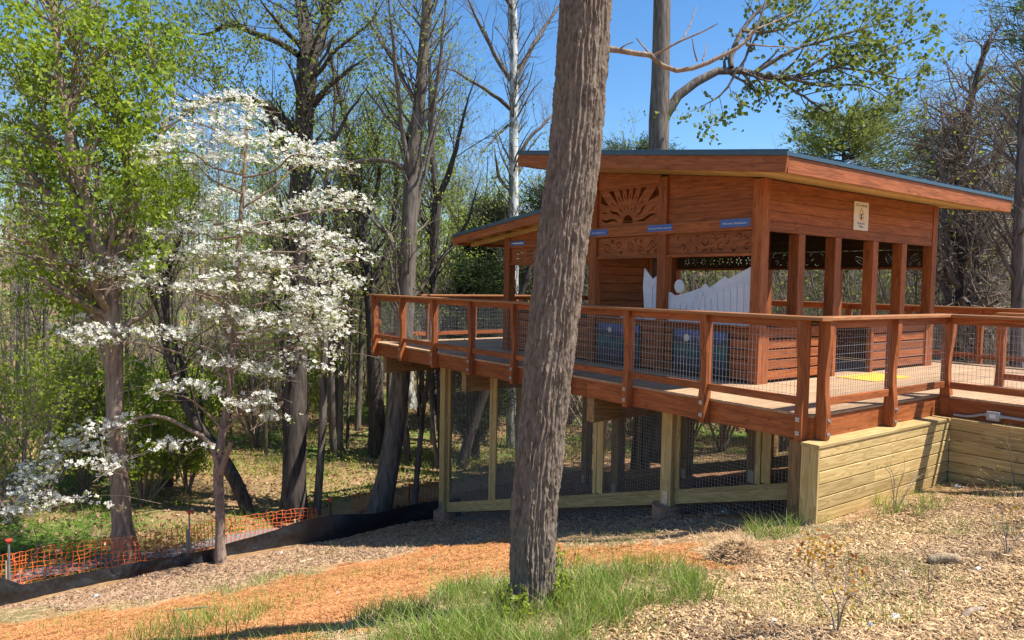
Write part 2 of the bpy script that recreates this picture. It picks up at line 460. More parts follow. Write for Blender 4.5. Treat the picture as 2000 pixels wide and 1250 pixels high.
# ------------------------------------------------------------------ deck
deck = thing('timber_deck', 'raised brown timber deck on stilts around the red pavilion', 'deck', (4, 5, -0.3))
for k in range(74):
    board('deck_board', (-0.02, 0.07+0.145*k, -0.015), (8.05, 0.07+0.145*k, -0.015), 0.14, 0.03, M['deck'], deck, up=(0, 1, 0))
for k in range(1, 29):
    board('deck_board', (2.97, 0.07-0.145*k, -0.015), (8.05, 0.07-0.145*k, -0.015), 0.14, 0.03, M['deck'], deck, up=(0, 1, 0))
yy = [0.0, 3.63, 7.2, 10.70]
for a, b_ in zip(yy[:-1], yy[1:]):
    board('rim_board', (0.02, a+0.002, -0.162), (0.02, b_-0.002, -0.162), 0.262, 0.04, M['stain'], deck)
board('rim_board', (0.042, 0.02, -0.162), (2.98, 0.02, -0.162), 0.262, 0.04, M['stain'], deck)
board('rim_board', (3.0, 0.0, -0.162), (3.0, -4.0, -0.162), 0.262, 0.04, M['stain'], deck)
board('rim_board', (0.0, 10.72, -0.162), (8.0, 10.72, -0.162), 0.262, 0.04, M['stain'], deck)
for k in range(1, 19):
    board('joist', (0.02+0.42*k, 0.05, -0.155), (0.02+0.42*k, 10.69, -0.155), 0.24, 0.04, M['pine'], deck)
for y in (10.33, 7.08, 3.60):
    b0 = board('beam', (0.06, y, -0.475), (8.0, y, -0.475), 0.38, 0.15, M['beam'], deck)
for x, y in ((0.62, 8.62), (0.62, 5.55), (0.62, 2.52), (2.6, 8.62), (2.6, 5.55), (2.6, 2.52), (4.6, 8.62), (4.6, 5.55), (4.6, 2.52), (7.6, 8.62), (7.6, 5.55), (7.6, 2.52)):
    zb = float(ground(x, y)) - (-0.18)
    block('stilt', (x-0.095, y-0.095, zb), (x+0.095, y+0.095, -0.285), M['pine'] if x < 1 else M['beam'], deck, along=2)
    f = MB(); f.prism((x, y, zb-0.55), (x, y, zb+0.0), 0.25, 20, 0.24); fo = f.build('footing', M['concrete'], deck, shade=False)
    g = MB(); g.box((x-0.102, y-0.05, zb+0.002), (x-0.096, y+0.05, zb+0.2)); g.build('post_bracket', M['galv'], fo)
# end-grain timber under the corner
block('stilt', (0.03, 0.12, -1.6), (0.20, 0.30, -0.31), M['beam'], deck, along=2)

# screen of framed wire mesh below the deck
def zs(y, base=-0.86, sl=0.285): return base - sl*y          # its bottom rail follows the slope
scr = thing('mesh_screen', 'yellowish pine frame with dark wire mesh closing the space below the deck', 'screen', (0.6, 4.4, -2.5))
XS = 0.62
segs = [(0.32, 2.424), (2.616, 5.454), (5.646, 8.524)]
for a, b_ in segs:
    board('bottom_rail', (XS, a, zs(a)-0.07), (XS, b_, zs(b_)-0.07), 0.14, 0.04, M['pine'], scr)
    board('inner_rail', (XS-0.004, a+0.01, zs(a)+0.034), (XS-0.004, b_-0.01, zs(b_)+0.034), 0.06, 0.035, M['pine'], scr)
for y in (0.36, 0.97, 1.09, 2.385, 2.655, 3.95, 4.07, 5.415, 5.685, 6.85, 6.97, 8.485):
    w = 0.13 if y in (0.97, 3.95, 6.85) else 0.075
    block('stud', (XS-0.016, y-w/2, zs(y)+0.07), (XS+0.02, y+w/2, -0.29), M['pine'], scr, along=2)
w = MB()
for k in range(1, 165):
    y = 0.32+0.05*k
    if y > 8.5: break
    w.prism((XS+0.03, y, zs(y)-0.55), (XS+0.03, y, -0.3), 0.0027, 3)
for k in range(0, 66):
    z0 = -0.35-0.05*k
    ya = max(0.32, (-0.86-0.55-z0)/0.285*1.0 if z0 < -1.45 else 0.32)
    ya = max(0.32, (-z0-0.86-0.5)/0.285)
    if ya > 8.4: break
    w.prism((XS+0.03, ya, z0), (XS+0.03, 8.5, z0), 0.0027, 3)
w.build('wire_mesh', M['wire_dark'], scr, kind='stuff')
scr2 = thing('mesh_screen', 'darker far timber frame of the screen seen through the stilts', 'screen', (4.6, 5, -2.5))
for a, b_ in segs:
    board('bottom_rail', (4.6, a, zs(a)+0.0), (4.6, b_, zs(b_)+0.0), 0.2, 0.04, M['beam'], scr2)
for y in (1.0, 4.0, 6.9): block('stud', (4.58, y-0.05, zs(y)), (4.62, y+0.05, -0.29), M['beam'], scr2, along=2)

# ------------------------------------------------------------------ railings
PROF = [(-0.30, 0.120), (-0.22, 0.128), (-0.10, 0.132), (0.02, 0.130), (0.12, 0.118), (0.25, 0.103), (0.40, 0.100), (0.52, 0.106), (0.64, 0.120), (0.76, 0.134), (0.88, 0.140), (1.03, 0.140)]
def railing(name, label, p0, s, o, n, step, s0, z_low=-0.30, cap_ext=(0.1, 0.1), skip=0, cat='railing'):
    """posts bolted outside the deck edge, wavy outer edge, cap, two rails and welded wire between"""
    p0, s, o = (np.array(q, float) for q in (p0, s, o)); Zv = np.array([0, 0, 1.0])
    t = thing(name, label, cat, p0)
    pos = [s0+step*k for k in range(n)]
    P = lambda a, b_, z: p0+s*a+o*b_+Zv*z
    prof = [(max(z, z_low), w_) for z, w_ in PROF]
    key = 'post%s%s' % (z_low, s)
    for a in pos[skip:]:
        # local frame: X up the post (grain), Y outward, Z along the rail
        poly = [(z, 0.003) for z in (prof[-1][0], prof[0][0])] + [(z, w_) for z, w_ in prof]
        V = []; F = []
        for e in (-0.045, 0.045): V += [(z, w_, e) for z, w_ in poly]
        k = len(poly)
        F = [tuple(range(k)), tuple(range(2*k-1, k-1, -1))]+[(i, k+i, k+(i+1) % k, (i+1) % k) for i in range(k)]
        mw = Matrix.Identity(4)
        Zl = np.cross(Zv, o)
        for i in range(3): mw[i][0], mw[i][1], mw[i][2], mw[i][3] = Zv[i], o[i], Zl[i], (p0+s*a)[i]
        if key in _BC:
            po = link(bpy.data.objects.new('post', _BC[key]), t, mw)
        else:
            po = polymesh('post', V, F, M['stain'], t, mw); _BC[key] = po.data
        if z_low < -0.2:
            for zz in (-0.05, -0.20):
                g = MB(); c = P(a, 0.132, zz)
                g.extrude([(-0.022,-0.022),(0.022,-0.022),(0.022,0.022),(-0.022,0.022)], s, Zv, c, o, 0.005)
                g.prism(c, c+o*0.022, 0.012, 6); g.prism(c, c+o*0.034, 0.006, 6)
                g.build('bolt', M['galv'], po)
    e0, e1 = pos[0]-cap_ext[0], pos[-1]+cap_ext[1]
    L = e1-e0; m_ = max(1, round(L/3.6))
    for k in range(m_):
        board('cap', P(e0+L*k/m_+0.001, 0.068, 1.051), P(e0+L*(k+1)/m_-0.001, 0.068, 1.051), 0.20, 0.04, M['cap'], t, up=tuple(o), c=0.006)
    for a, b_ in zip(pos[:-1], pos[1:]):
        board('top_rail', P(a+0.046, 0.055, 0.985), P(b_-0.046, 0.055, 0.985), 0.088, 0.036, M['stain'], t)
        board('lower_rail', P(a+0.046, 0.055, 0.145), P(b_-0.046, 0.055, 0.145), 0.088, 0.036, M['stain'], t)
        w = MB(); u0, u1 = a+0.05, b_-0.05; nv = int(round((u1-u0)/0.0508))
        for i in range(nv+1):
            u = u0+(u1-u0)*i/nv; w.prism(P(u, 0.055, 0.19), P(u, 0.055, 0.94), 0.0019, 4)
        for i in range(9):
            z = 0.21+0.0889*i; w.prism(P(u0, 0.059, z), P(u1, 0.059, z), 0.0021, 4)
        w.build('wire_panel', M['wire'], t, kind='stuff')
    return t
rl = railing('deck_railing', 'long red brown railing with wire panels along the shaded deck front', (0, 0, 0), (0, 1, 0), (-1, 0, 0), 9, 1.312, 0.10, cap_ext=(0.27, 0.22))
rb = railing('deck_railing', 'short sunlit railing above the pine retaining wall', (0, 0, 0), (1, 0, 0), (0, -1, 0), 3, 1.465, 0.085, z_low=-0.262, cap_ext=(0.053, -0.005))
rd = railing('deck_railing', 'railing above the conduit at the right edge of the deck', (2.98, 0, 0), (0, -1, 0), (-1, 0, 0), 3, 1.5, 0.10, z_low=-0.262, cap_ext=(-0.068, 0.2), skip=1)
re_ = railing('deck_railing', 'railing across the far left end of the deck', (0, 10.7, 0), (1, 0, 0), (0, 1, 0), 7, 1.3, 0.10, cap_ext=(0.2, 0.1))
rk = railing('deck_railing', 'back railing behind the pavilion against the brush', (8.0, 0, 0), (0, 1, 0), (1, 0, 0), 12, 1.3, -3.7, cap_ext=(0.1, 0.2))
ri = railing('deck_railing', 'inner ramp railing beyond the right end of the deck', (4.75, -0.02, 0), (0, -1, 0), (-1, 0, 0), 3, 1.4, 0.06, z_low=-0.0, cap_ext=(0.05, 0.2))

# ------------------------------------------------------------------ retaining walls of pine boards
rw = thing('retaining_wall', 'sunlit pine board retaining wall below the deck corner', 'wall', (1.3, -0.2, -1.1))
random.seed(3)
cuts = {0: [2.1], 1: [1.35], 2: [], 3: [0.98], 4: [2.3], 5: [], 6: [1.6], 7: [0.7], 8: []}
for k in range(9):
    z = -0.335-0.14*k-0.07+0.066
    xs = [-0.17]+cuts[k]+[2.85]
    for a, b_ in zip(xs[:-1], xs[1:]):
        board('board', (a+0.001, -0.18+0.0015*(k % 2), z-0.006), (b_-0.001, -0.18+0.0015*(k % 2), z-0.006), 0.1315, 0.04, M['pine'], rw, c=0.006)
board('cap_board', (-0.215, -0.105, -0.285), (2.845, -0.105, -0.285), 0.215, 0.036, M['pine'], rw, up=(0, 1, 0))
block('end_board', (-0.212, -0.203, -1.75), (-0.174, -0.004, -0.305), M['pine'], rw, along=2)
rw2 = thing('retaining_wall', 'shaded pine board retaining wall below the conduit', 'wall', (2.87, -2, -1.1))
cuts = {0: [], 1: [-1.9], 2: [-1.2], 3: [], 4: [-2.2], 5: [-1.5], 6: [], 7: [], 8: []}
for k in range(9):
    z = -0.335-0.14*k-0.01
    ys = [-0.203]+cuts[k]+[-4.0]
    for a, b_ in zip(ys[:-1], ys[1:]):
        board('board', (2.872+0.0015*(k % 2), a-0.001, z), (2.872+0.0015*(k % 2), b_+0.001, z), 0.1315, 0.04, M['pine'], rw2, c=0.006)
board('cap_board', (2.912, -0.215, -0.285), (2.912, -4.0, -0.285), 0.13, 0.036, M['pine'], rw2, up=(1, 0, 0))
# conduit and junction box on the rim
cd = thing('electrical_conduit', 'grey conduit with a junction box along the rim board', 'conduit', (2.9, -0.6, -0.2))
g = MB(); pts = [(2.945, -0.20, -0.235), (2.94, -0.34, -0.235), (2.935, -0.44, -0.215), (2.935, -0.52, -0.185), (2.935, -0.60, -0.175)]
for a, b_ in zip(pts[:-1], pts[1:]): g.prism(a, b_, 0.016, 8)
pts = [(2.935, -0.73, -0.175), (2.935, -1.1, -0.18), (2.935, -2.2, -0.19), (2.935, -3.9, -0.19)]
for a, b_ in zip(pts[:-1], pts[1:]): g.prism(a, b_, 0.018, 8)
g.build('pipe', M['conduit'], cd)
g = MB(); g.box((2.90, -0.735, -0.235), (2.978, -0.595, -0.125)); jb = g.build('junction_box', M['conduit'], cd)
g = MB(); g.box((2.896, -0.70, -0.205), (2.8995, -0.63, -0.155)); g.build('cover_plate', M['letter'], jb)
for y in (-0.75, -0.58):
    g = MB(); g.prism((2.935, y-0.018, -0.176), (2.935, y+0.018, -0.176), 0.024, 8); g.build('coupling', M['conduit'], cd)
# ------------------------------------------------------------------ pavilion
PX0, PX1, PY0, PYM, PY1 = 1.57, 6.85, 1.81, 5.29, 7.88
pav = thing('pavilion', 'red brown open timber pavilion with carved panels and sloping metal roofs', 'pavilion', (4, 5, 0))
PW = 0.17
def soffit(y): return 2.78+0.13*(y-0.9)          # underside of the high roof at its edge
def roof_low(y): return 2.39+0.108*(9.31-y)       # top of the low roof
def mwA(x): # local x -> +Y, y -> +Z, z -> +X
    return Matrix(((0, 0, 1, x), (1, 0, 0, 0), (0, 1, 0, 0), (0, 0, 0, 1)))
def mwB(y): # local x -> +X, y -> +Z, z -> -Y
    return Matrix(((1, 0, 0, 0), (0, 0, -1, y), (0, 1, 0, 0), (0, 0, 0, 1)))
def slab(name, poly, th, mat, parent, mw):
    n = len(poly); V = [(a, b_, 0) for a, b_ in poly]+[(a, b_, th) for a, b_ in poly]
    F = [tuple(range(n-1, -1, -1)), tuple(range(n, 2*n))]+[(i, (i+1) % n, n+(i+1) % n, n+i) for i in range(n)]
    return polymesh(name, V, F, mat, parent, mw)
# posts
def post(x0, y0, z1, z0=0.0, w=PW): return block('post', (x0, y0, z0), (x0+w, y0+w, z1), M['stain'], pav, along=2)
post(PX0, PY0, 2.895)
post(PX0, 3.58, 3.10); post(PX0, 5.20, 3.30)
post(PX0, PY1-0.09, 2.30)
for x in (2.49, 3.48, 4.62, 5.59): block('post', (x, PY0+0.012, 0.80), (x+PW, PY0+PW+0.012, 2.165), M['stain'], pav, along=2)
post(PX1-PW, PY0, 2.895)
for y in (3.58, 5.20): post(PX1-PW, y, 3.1)
post(PX1-PW, PY1-0.09, 2.30)
# upper boards, sunny side
wall_b = block('upper_wall', (PX0+PW, PY0+0.06, 2.17), (PX1-PW, PY0+0.09, 2.89), M['dark'], pav)
for k in range(5):
    z0 = 2.17+0.145*k; z1 = min(z0+0.142, 2.893)
    board('board', (PX0+PW+0.002, PY0+0.03+0.002*(k % 2), (z0+z1)/2), (PX1-PW-0.002, PY0+0.03+0.002*(k % 2), (z0+z1)/2), z1-z0, 0.03, M['stain'], wall_b)
# upper wall, shaded side: right bay boards under a sloping frieze, sun panel bay
wall_a = block('upper_wall', (PX0+0.09, PY0+PW, 2.34), (PX0+0.12, 3.58, 2.84), M['dark'], pav, along=1)
zt = lambda y: soffit(y)-0.002
fr = lambda y: zt(y)-0.13
for k in range(6):
    z0 = 2.36+0.135*k; z1 = z0+0.132; ya, yb = PY0+PW+0.002, 3.578
    pts = []
    poly = [(ya, z0), (yb, z0), (yb, min(z1, fr(yb)-0.002)), (ya, min(z1, fr(ya)-0.002))]
    if poly[2][1] <= z0+0.01: continue
    if poly[3][1] < z0:
        yc = (z0-(fr(0)-0.002))/0.13; poly = [(max(ya, yc), z0), (yb, z0), poly[2]]
    elif fr(ya)-0.002 < z1 < fr(yb)-0.002:
        yc = (z1-(fr(0)-0.002))/0.13; poly = [(ya, z0), (yb, z0), (yb, z1), (yc, z1), (ya, fr(ya)-0.002)]
    slab('board', poly, 0.03, M['stain'], wall_a, mwA(PX0+0.055+0.002*(k % 2)))
slab('frieze', [(PY0+PW+0.002, fr(PY0+PW)), (3.578, fr(3.578)), (3.578, zt(3.578)), (PY0+PW+0.002, zt(PY0+PW))], 0.04, M['stain'], pav, mwA(PX0+0.04))
slab('frieze', [(3.752, 3.024), (5.198, 3.024), (5.198, zt(5.198)), (3.752, zt(3.752))], 0.04, M['stain'], pav, mwA(PX0+0.04))
# tie beam carrying the blue signs
board('tie_beam', (PX0+0.02, PY0+PW+0.002, 2.275), (PX0+0.02, 5.198, 2.275), 0.165, 0.05, M['stain'], pav)
board('tie_beam', (PX0+0.02, 5.372, 2.15), (PX0+0.02, PY1-0.092, 2.15), 0.14, 0.05, M['stain'], pav)
slab('upper_wall', [(5.372, 2.222), (PY1-0.092, 2.222), (PY1-0.092, roof_low(PY1)-0.09), (5.372, roof_low(5.372)-0.09)], 0.03, M['stain'], pav, mwA(PX0+0.04))

# carved panels, sawn through
def stroke(pts, w, n=None, taper=0.8):
    pts = np.array(pts, float); t = np.gradient(pts, axis=0); t /= np.linalg.norm(t, axis=1)[:, None]+1e-9
    nm = np.stack([-t[:, 1], t[:, 0]], 1); s = np.linspace(0, 1, len(pts))
    ww = (w/2)*(1-taper+taper*np.sin(np.pi*np.clip(s, 0, 1))**0.7)
    return [tuple(q) for q in pts+nm*ww[:, None]]+[tuple(q) for q in (pts-nm*ww[:, None])[::-1]]
def leaf_cut(cx, cy, L, ang, wd, sw=0.017):
    out = []; t = np.linspace(0.1, 0.92, 9); ca, sa = math.cos(ang), math.sin(ang)
    R_ = lambda u, v: np.stack([cx+u*ca-v*sa, cy+u*sa+v*ca], 1)
    for s_ in (1, -1):
        out.append(stroke(R_((t-0.5)*L, s_*wd*np.sin(np.pi*t**0.8)+0.0*t), sw))
    t2 = np.linspace(0.12, 0.72, 6); out.append(stroke(R_((t2-0.5)*L, 0.06*wd*np.sin(6*t2)), sw*0.7))
    return out
def curl(cx, cy, r, a0, sweep, sw=0.013, tail=0.0, grow=0.45):
    t = np.linspace(0, 1, 12); a = a0+sweep*t; rr = r*(1-grow*t)
    return stroke(np.stack([cx+rr*np.cos(a), cy+rr*np.sin(a)], 1), sw)
def wave(x0, y0, L, amp, sw, ph=0.0, ang=0.0):
    t = np.linspace(0, 1, 12); u = L*t; v = amp*np.sin(2*math.pi*t+ph)
    ca, sa = math.cos(ang), math.sin(ang)
    return stroke(np.stack([x0+u*ca-v*sa, y0+u*sa+v*ca], 1), sw)
def carved(name, w, h, holes, th, mat, parent, mw):
    cu = bpy.data.curves.new(name, 'CURVE'); cu.dimensions = '2D'; cu.fill_mode = 'BOTH'; cu.extrude = th/2
    for poly in [[(0, 0), (w, 0), (w, h), (0, h)]]+holes:
        sp = cu.splines.new('POLY'); sp.points.add(len(poly)-1); sp.use_cyclic_u = True
        for i, (a, b_) in enumerate(poly): sp.points[i].co = (a, b_, 0, 1)
    tmp = bpy.data.objects.new('tmp', cu); COL.objects.link(tmp)
    bpy.context.view_layer.update()
    me = bpy.data.meshes.new_from_object(tmp.evaluated_get(bpy.context.evaluated_depsgraph_get()))
    bpy.data.objects.remove(tmp); bpy.data.curves.remove(cu)
    me.materials.clear(); me.materials.append(mat)
    return link(bpy.data.objects.new(name, me), parent, mw)
def sun_holes(w, h):
    H = []; cx, cy = w*0.51, 0.05
    t = np.linspace(0, math.pi, 16)
    H.append([(cx+0.125*math.cos(a), cy+0.145*math.sin(a)) for a in t])
    def flame(a, r0, r1, wd, bend):
        s = np.linspace(0, 1, 12); rr = r0+(r1-r0)*s; aa = a+bend*np.sin(2*math.pi*s)
        return stroke(np.stack([cx+rr*np.cos(aa)*1.15, cy+rr*np.sin(aa)], 1), wd, taper=0.95)
    for a, r0, r1, wd, bd in ((11, .20, .57, .055, .06), (169, .20, .57, .055, .06), (36, .21, .47, .045, .06), (144, .21, .47, .045, .06), (23.5, .46, .60, .022, .03), (156.5, .46, .60, .022, .03),
                          (58, .21, .34, .022, .05), (122, .21, .34, .022, .05), (75, .21, .30, .015, .04), (90, .21, .30, .015, .04), (105, .21, .30, .015, .04)):
        H.append(flame(math.radians(a), r0, r1, wd, bd))
    top = h-0.03
    for a0, a1 in ((33, 44), (54, 62), (71, 77.5), (85, 92), (99, 106), (114, 122), (134, 145)):
        q = []
        for a, end in ((a0, 0), (a0, 1), (a1, 1), (a1, 0)):
            ar = math.radians(a); r0 = 0.385 if 50 < a < 130 else 0.52
            if end == 0: q.append((cx+1.15*r0*math.cos((math.radians(a0)+math.radians(a1))/2)+(0.006 if a == a0 else -0.006), cy+r0*math.sin((math.radians(a0)+math.radians(a1))/2)))
            else:
                yy_ = top; xx = cx+(top-cy)/math.tan(ar)*1.15
                if xx > w-0.03: xx = w-0.03; yy_ = cy+(xx-cx)/1.15*math.tan(ar)
                if xx < 0.03: xx = 0.03; yy_ = cy+(xx-cx)/1.15*math.tan(ar)
                q.append((xx, min(yy_, top)))
        H.append(q)
    for a in (49, 66.5, 81.3, 95.5, 110, 128):
        H.append(flame(math.radians(a), 0.40, 0.52, 0.018, 0.022))
    return H
sp_h = 0.66
carved('sun_panel', 1.44, sp_h, sun_holes(1.44, sp_h), 0.02, M['stain'], pav, mwA(PX0+0.07) @ Matrix.Translation((3.754, 2.362, 0)))
def leaf_holes(w, h, seed):
    H = []
    for cx, cy, L, a, wd in ((0.16, 0.17, .26, -0.6, .055), (0.42, 0.10, .2, 0.6, .05), (0.64, 0.16, .27, 1.15, .05), (0.92, 0.19, .2, -0.7, .045), (1.2, 0.14, .3, 0.55, .055),
                             (0.40, 0.24, .1, -0.9, .025), (0.08, 0.06, .1, -0.5, .028), (0.24, 0.055, .08, 0.6, .022), (0.86, 0.065, .09, 0.7, .022), (1.08, 0.26, .12, 0.1, .024), (0.53, 0.26, .09, 1.0, .02)):
        if cx < w-0.12: H += leaf_cut(cx, cy*h/0.32, L, a, wd)
    return H
def cloud_holes(w, h, seed):
    H = []; k = h/0.32
    for cx, cy, r, a0, sw_ in ((0.10, .09, .055, 2.2, -5.0), (0.34, .085, .06, 2.6, 4.4), (0.56, .10, .065, 1.8, -5.0), (0.86, .19, .075, 2.6, 4.6), (1.10, .23, .06, 3.4, -4.6), (1.28, .11, .055, 0.2, 4.8),
                              (0.24, .24, .05, 0.3, 4.2), (0.47, .25, .04, 2.5, -4.0), (0.70, .25, .045, 0.4, 4.0), (0.72, .06, .03, 2.0, -4.2), (1.03, .07, .04, 1.0, 4.2), (1.36, .25, .04, 2.4, -4.4)):
        if cx < w-0.06: H.append(curl(cx, cy*k, r, a0, sw_, 0.020))
    for x0, y0, L, ang in ((0.05, .185, .12, .5), (0.80, .055, .13, .1), (1.16, .055, .05, .3), (0.40, .175, .09, -.3), (0.96, .28, .07, 0.0), (0.60, .205, .09, .15)):
        if x0+L < w-0.04: H.append(wave(x0, y0*k, L, 0.014, 0.019, 0.3, ang))
    return H
def river_holes(w, h, seed):
    H = []
    for i, (x, y) in enumerate(((0.08, .22), (0.10, .14), (0.12, .06), (0.48, .20), (0.50, .11), (0.85, .23), (0.88, .14), (0.86, .06), (1.25, .2), (1.28, .11), (1.6, .22), (1.62, .14), (1.6, .06), (1.95, .2), (1.98, .1))):
        if x+0.34 < w: H.append(wave(x, y, 0.30, 0.018, 0.024, 0.4*i))
    return H
def flower_holes(w, h, seed):
    H = []; x = 0.14; i = 0
    while x < w-0.14:
        cy = 0.16
        for k in range(6 if i % 2 == 0 else 5):
            a = k*2*math.pi/(6 if i % 2 == 0 else 5)+0.3*i; t = np.linspace(0.25, 1, 6)
            H.append(stroke(np.stack([x+0.1*t*math.cos(a), cy+0.1*t*math.sin(a)], 1), 0.03, taper=0.9))
        for q in (0.05, 0.27): H.append([(x+0.12+0.012*math.cos(b_), q+0.012*math.sin(b_)) for b_ in np.linspace(0, 2*math.pi, 7)[:-1]])
        x += 0.25; i += 1
    return H
def band(y0, y1, z0, h, x, fn, shelf=True, mat='stain'):
    c = carved('carved_panel', y1-y0-0.02, h, fn(y1-y0-0.02, h, 1), 0.02, M[mat], pav, mwA(x) @ Matrix.Translation((y0+0.01, z0, 0)))
    if shelf: board('sill', (x-0.01, y0+0.003, z0-0.022), (x-0.01, y1-0.003, z0-0.022), 0.042, 0.08, M['stain'], pav)
    return c
band(PY0+PW, 3.58, 1.865, 0.32, PX0+0.07, cloud_holes)
band(3.752, 5.20, 1.865, 0.32, PX0+0.07, leaf_holes)
band(5.372, PY1-0.09, 1.78, 0.30, PX0+0.07, river_holes)
# back wall with its own carved band, seen through the openings
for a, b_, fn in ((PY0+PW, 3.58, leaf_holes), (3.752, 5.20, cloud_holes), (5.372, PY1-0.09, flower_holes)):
    band(a, b_, 1.80, 0.32, PX1-0.09, fn, True, 'interior_shade')  # band and wall above: stain darkened, interior shade put into the colour
    block('back_wall', (PX1-0.10, a, 2.13), (PX1-0.07, b_, 2.75 if a < 5.3 else 2.45), M['interior_shade'], pav, along=1)
for a, b_ in ((PY0+PW, 3.58), (3.752, 5.20), (5.372, PY1-0.09)):
    for k in range(5):
        board('board', (PX1-0.08, a, 0.08+0.16*k), (PX1-0.08, b_, 0.08+0.16*k), 0.15, 0.03, M['stain'], pav)
# end wall far left: carved band only
slab('end_wall', [(PX0+PW, 2.08), (PX1-PW, 2.08), (PX1-PW, 2.42), (PX0+PW, 2.42)], 0.03, M['stain'], pav, mwB(PY1))
# partition wall behind the left bay
part = block('partition', (PX0+PW, 5.30, 0.0), (3.0, 5.33, 2.5), M['dark'], pav)
for k in range(16):
    board('board', (PX0+PW+0.002, 5.285-0.002*(k % 2), 0.08+0.155*k), (2.998, 5.285-0.002*(k % 2), 0.08+0.155*k), 0.148, 0.03, M['stain'], part)
board('trim', (3.05, 5.3, 0.0), (3.05, 5.3, 2.5), 0.09, 0.1, M['stain'], pav, up=(1, 0, 0))
# clerestory between the two roofs
slab('clerestory', [(PX0, 2.72), (PX1, 2.72), (PX1, 3.36), (PX0, 3.36)], 0.04, M['stain'], pav, mwB(5.44))
# half walls with open slots
def half_wall_b(x0, x1):
    hw = block('half_wall', (x0+0.09, PY0+0.10, 0.0), (x1-0.09, PY0+0.13, 0.80), M['dark'], pav)
    for k in range(5):
        board('slat', (x0+0.088, PY0+0.05, 0.11+0.15*k), (x1-0.088, PY0+0.05, 0.11+0.15*k), 0.128, 0.03, M['stain'], hw)
    for x in (x0+0.045, x1-0.045): block('stile', (x-0.043, PY0+0.005, 0.0), (x+0.043, PY0+0.085, 0.775), M['stain'], hw, along=2)
    board('wall_cap', (x0, PY0+0.08, 0.79), (x1, PY0+0.08, 0.79), 0.16, 0.026, M['stain'], hw, up=(0, 1, 0))
half_wall_b(PX0+PW+0.001, 3.60); half_wall_b(4.66, PX1-PW-0.001)
def half_wall_a(y0, y1, h=0.80):
    hw = block('half_wall', (PX0+0.09, y0+0.01, 0.0), (PX0+0.12, y1-0.01, h), M['dark'], pav, along=1)
    for k in range(5):
        board('slat', (PX0+0.05, y0+0.012, 0.10+0.152*k), (PX0+0.05, y1-0.012, 0.10+0.152*k), 0.138, 0.03, M['stain'], hw)
    board('wall_cap', (PX0+0.075, y0+0.002, h+0.0), (PX0+0.075, y1-0.002, h+0.0), 0.15, 0.026, M['stain'], hw, up=(1, 0, 0))
half_wall_a(PY0+PW, 3.58); half_wall_a(3.752, 5.20); half_wall_a(5.372, PY1-0.09, 0.86)

# ------------------------------------------------------------------ roofs
def roof(name, label, x0, x1, y0, y1, zf, th, fh, slope_up):
    """zf(y) is the metal's top; boards below it, fascia all round"""
    r = bpy.data.objects.new('roof', None); link(r, pav, Matrix.Translation(Vector((x0, y0, zf(y0)))))
    sl = (zf(y1)-zf(y0))/(y1-y0)
    V = [(x0-.02, y0-.02, zf(y0)-.002), (x1+.02, y0-.02, zf(y0)-.002), (x1+.02, y1+.02, zf(y1)+.002), (x0-.02, y1+.02, zf(y1)+.002)]
    V = V+[(a, b_, c-0.05) for a, b_, c in V]
    polymesh('metal_sheet', V, [(0, 1, 2, 3), (7, 6, 5, 4), (0, 4, 5, 1), (1, 5, 6, 2), (2, 6, 7, 3), (3, 7, 4, 0)], M['roof'], r)
    n = int((x1-x0)/0.41)
    for k in range(n+1):
        x = x0+0.02+(x1-x0-0.04)*k/n
        board('seam', (x, y0-0.02, zf(y0-.02)+0.014), (x, y1+0.02, zf(y1+.02)+0.014), 0.03, 0.022, M['roof'], r, c=0.002)
    zb = lambda y: zf(y)-0.051
    board('fascia', (x0+0.02, y0, zb(y0)-fh/2), (x0+0.02, y1, zb(y1)-fh/2), fh*0.995, 0.04, M['stain'], r)
    board('fascia', (x1-0.02, y0, zb(y0)-fh/2), (x1-0.02, y1, zb(y1)-fh/2), fh*0.995, 0.04, M['stain'], r)
    board('fascia', (x0+0.042, y0+0.02, zb(y0)-fh/2-0.002), (x1-0.042, y0+0.02, zb(y0)-fh/2-0.002), fh, 0.04, M['stain'], r)
    board('fascia', (x0+0.042, y1-0.02, zb(y1)-fh/2), (x1-0.042, y1-0.02, zb(y1)-fh/2), fh, 0.04, M['stain'], r)
    return r, zb, sl
r1, zb1, sl1 = roof('roof', '', 0.70, 7.56, 0.90, 6.36, lambda y: 3.035+0.13*(y-0.9), 0, 0.205, 1)
ny = int((6.30-0.95)/0.142)
for k in range(ny):
    y = 0.95+0.142*k+0.07
    z = soffit(y)+0.018
    if PY0+.1 < y < 5.45:
        board('soffit_board', (0.745, y, z), (PX0+.1, y, z), 0.138, 0.02, M['pine'], r1, up=(0, 1, 0.13))
        board('ceiling_board', (PX0+.103, y, z), (PX1-.1, y, z), 0.138, 0.02, M['interior_shade'], r1, up=(0, 1, 0.13))  # stretch over the room coloured dark as painted shade, eaves stay pine
        board('soffit_board', (PX1-.097, y, z), (7.515, y, z), 0.138, 0.02, M['pine'], r1, up=(0, 1, 0.13))
    else: board('soffit_board', (0.745, y, z), (7.515, y, z), 0.138, 0.02, M['pine'], r1, up=(0, 1, 0.13))
r2, zb2, sl2 = roof('roof', '', 1.15, 7.40, 5.47, 9.31, roof_low, 0, 0.155, -1)
for k in range(27):
    y = 5.55+0.142*k
    board('roof_deck_board', (1.19, y, zb2(y)-0.014), (7.36, y, zb2(y)-0.014), 0.138, 0.02, M['pine'], r2, up=(0, 1, -0.108))
for k in range(7):
    y = 5.75+0.56*k
    board('rafter', (1.19, y, zb2(y)-0.075), (7.36, y, zb2(y)-0.075), 0.10, 0.04, M['pine'], r2)
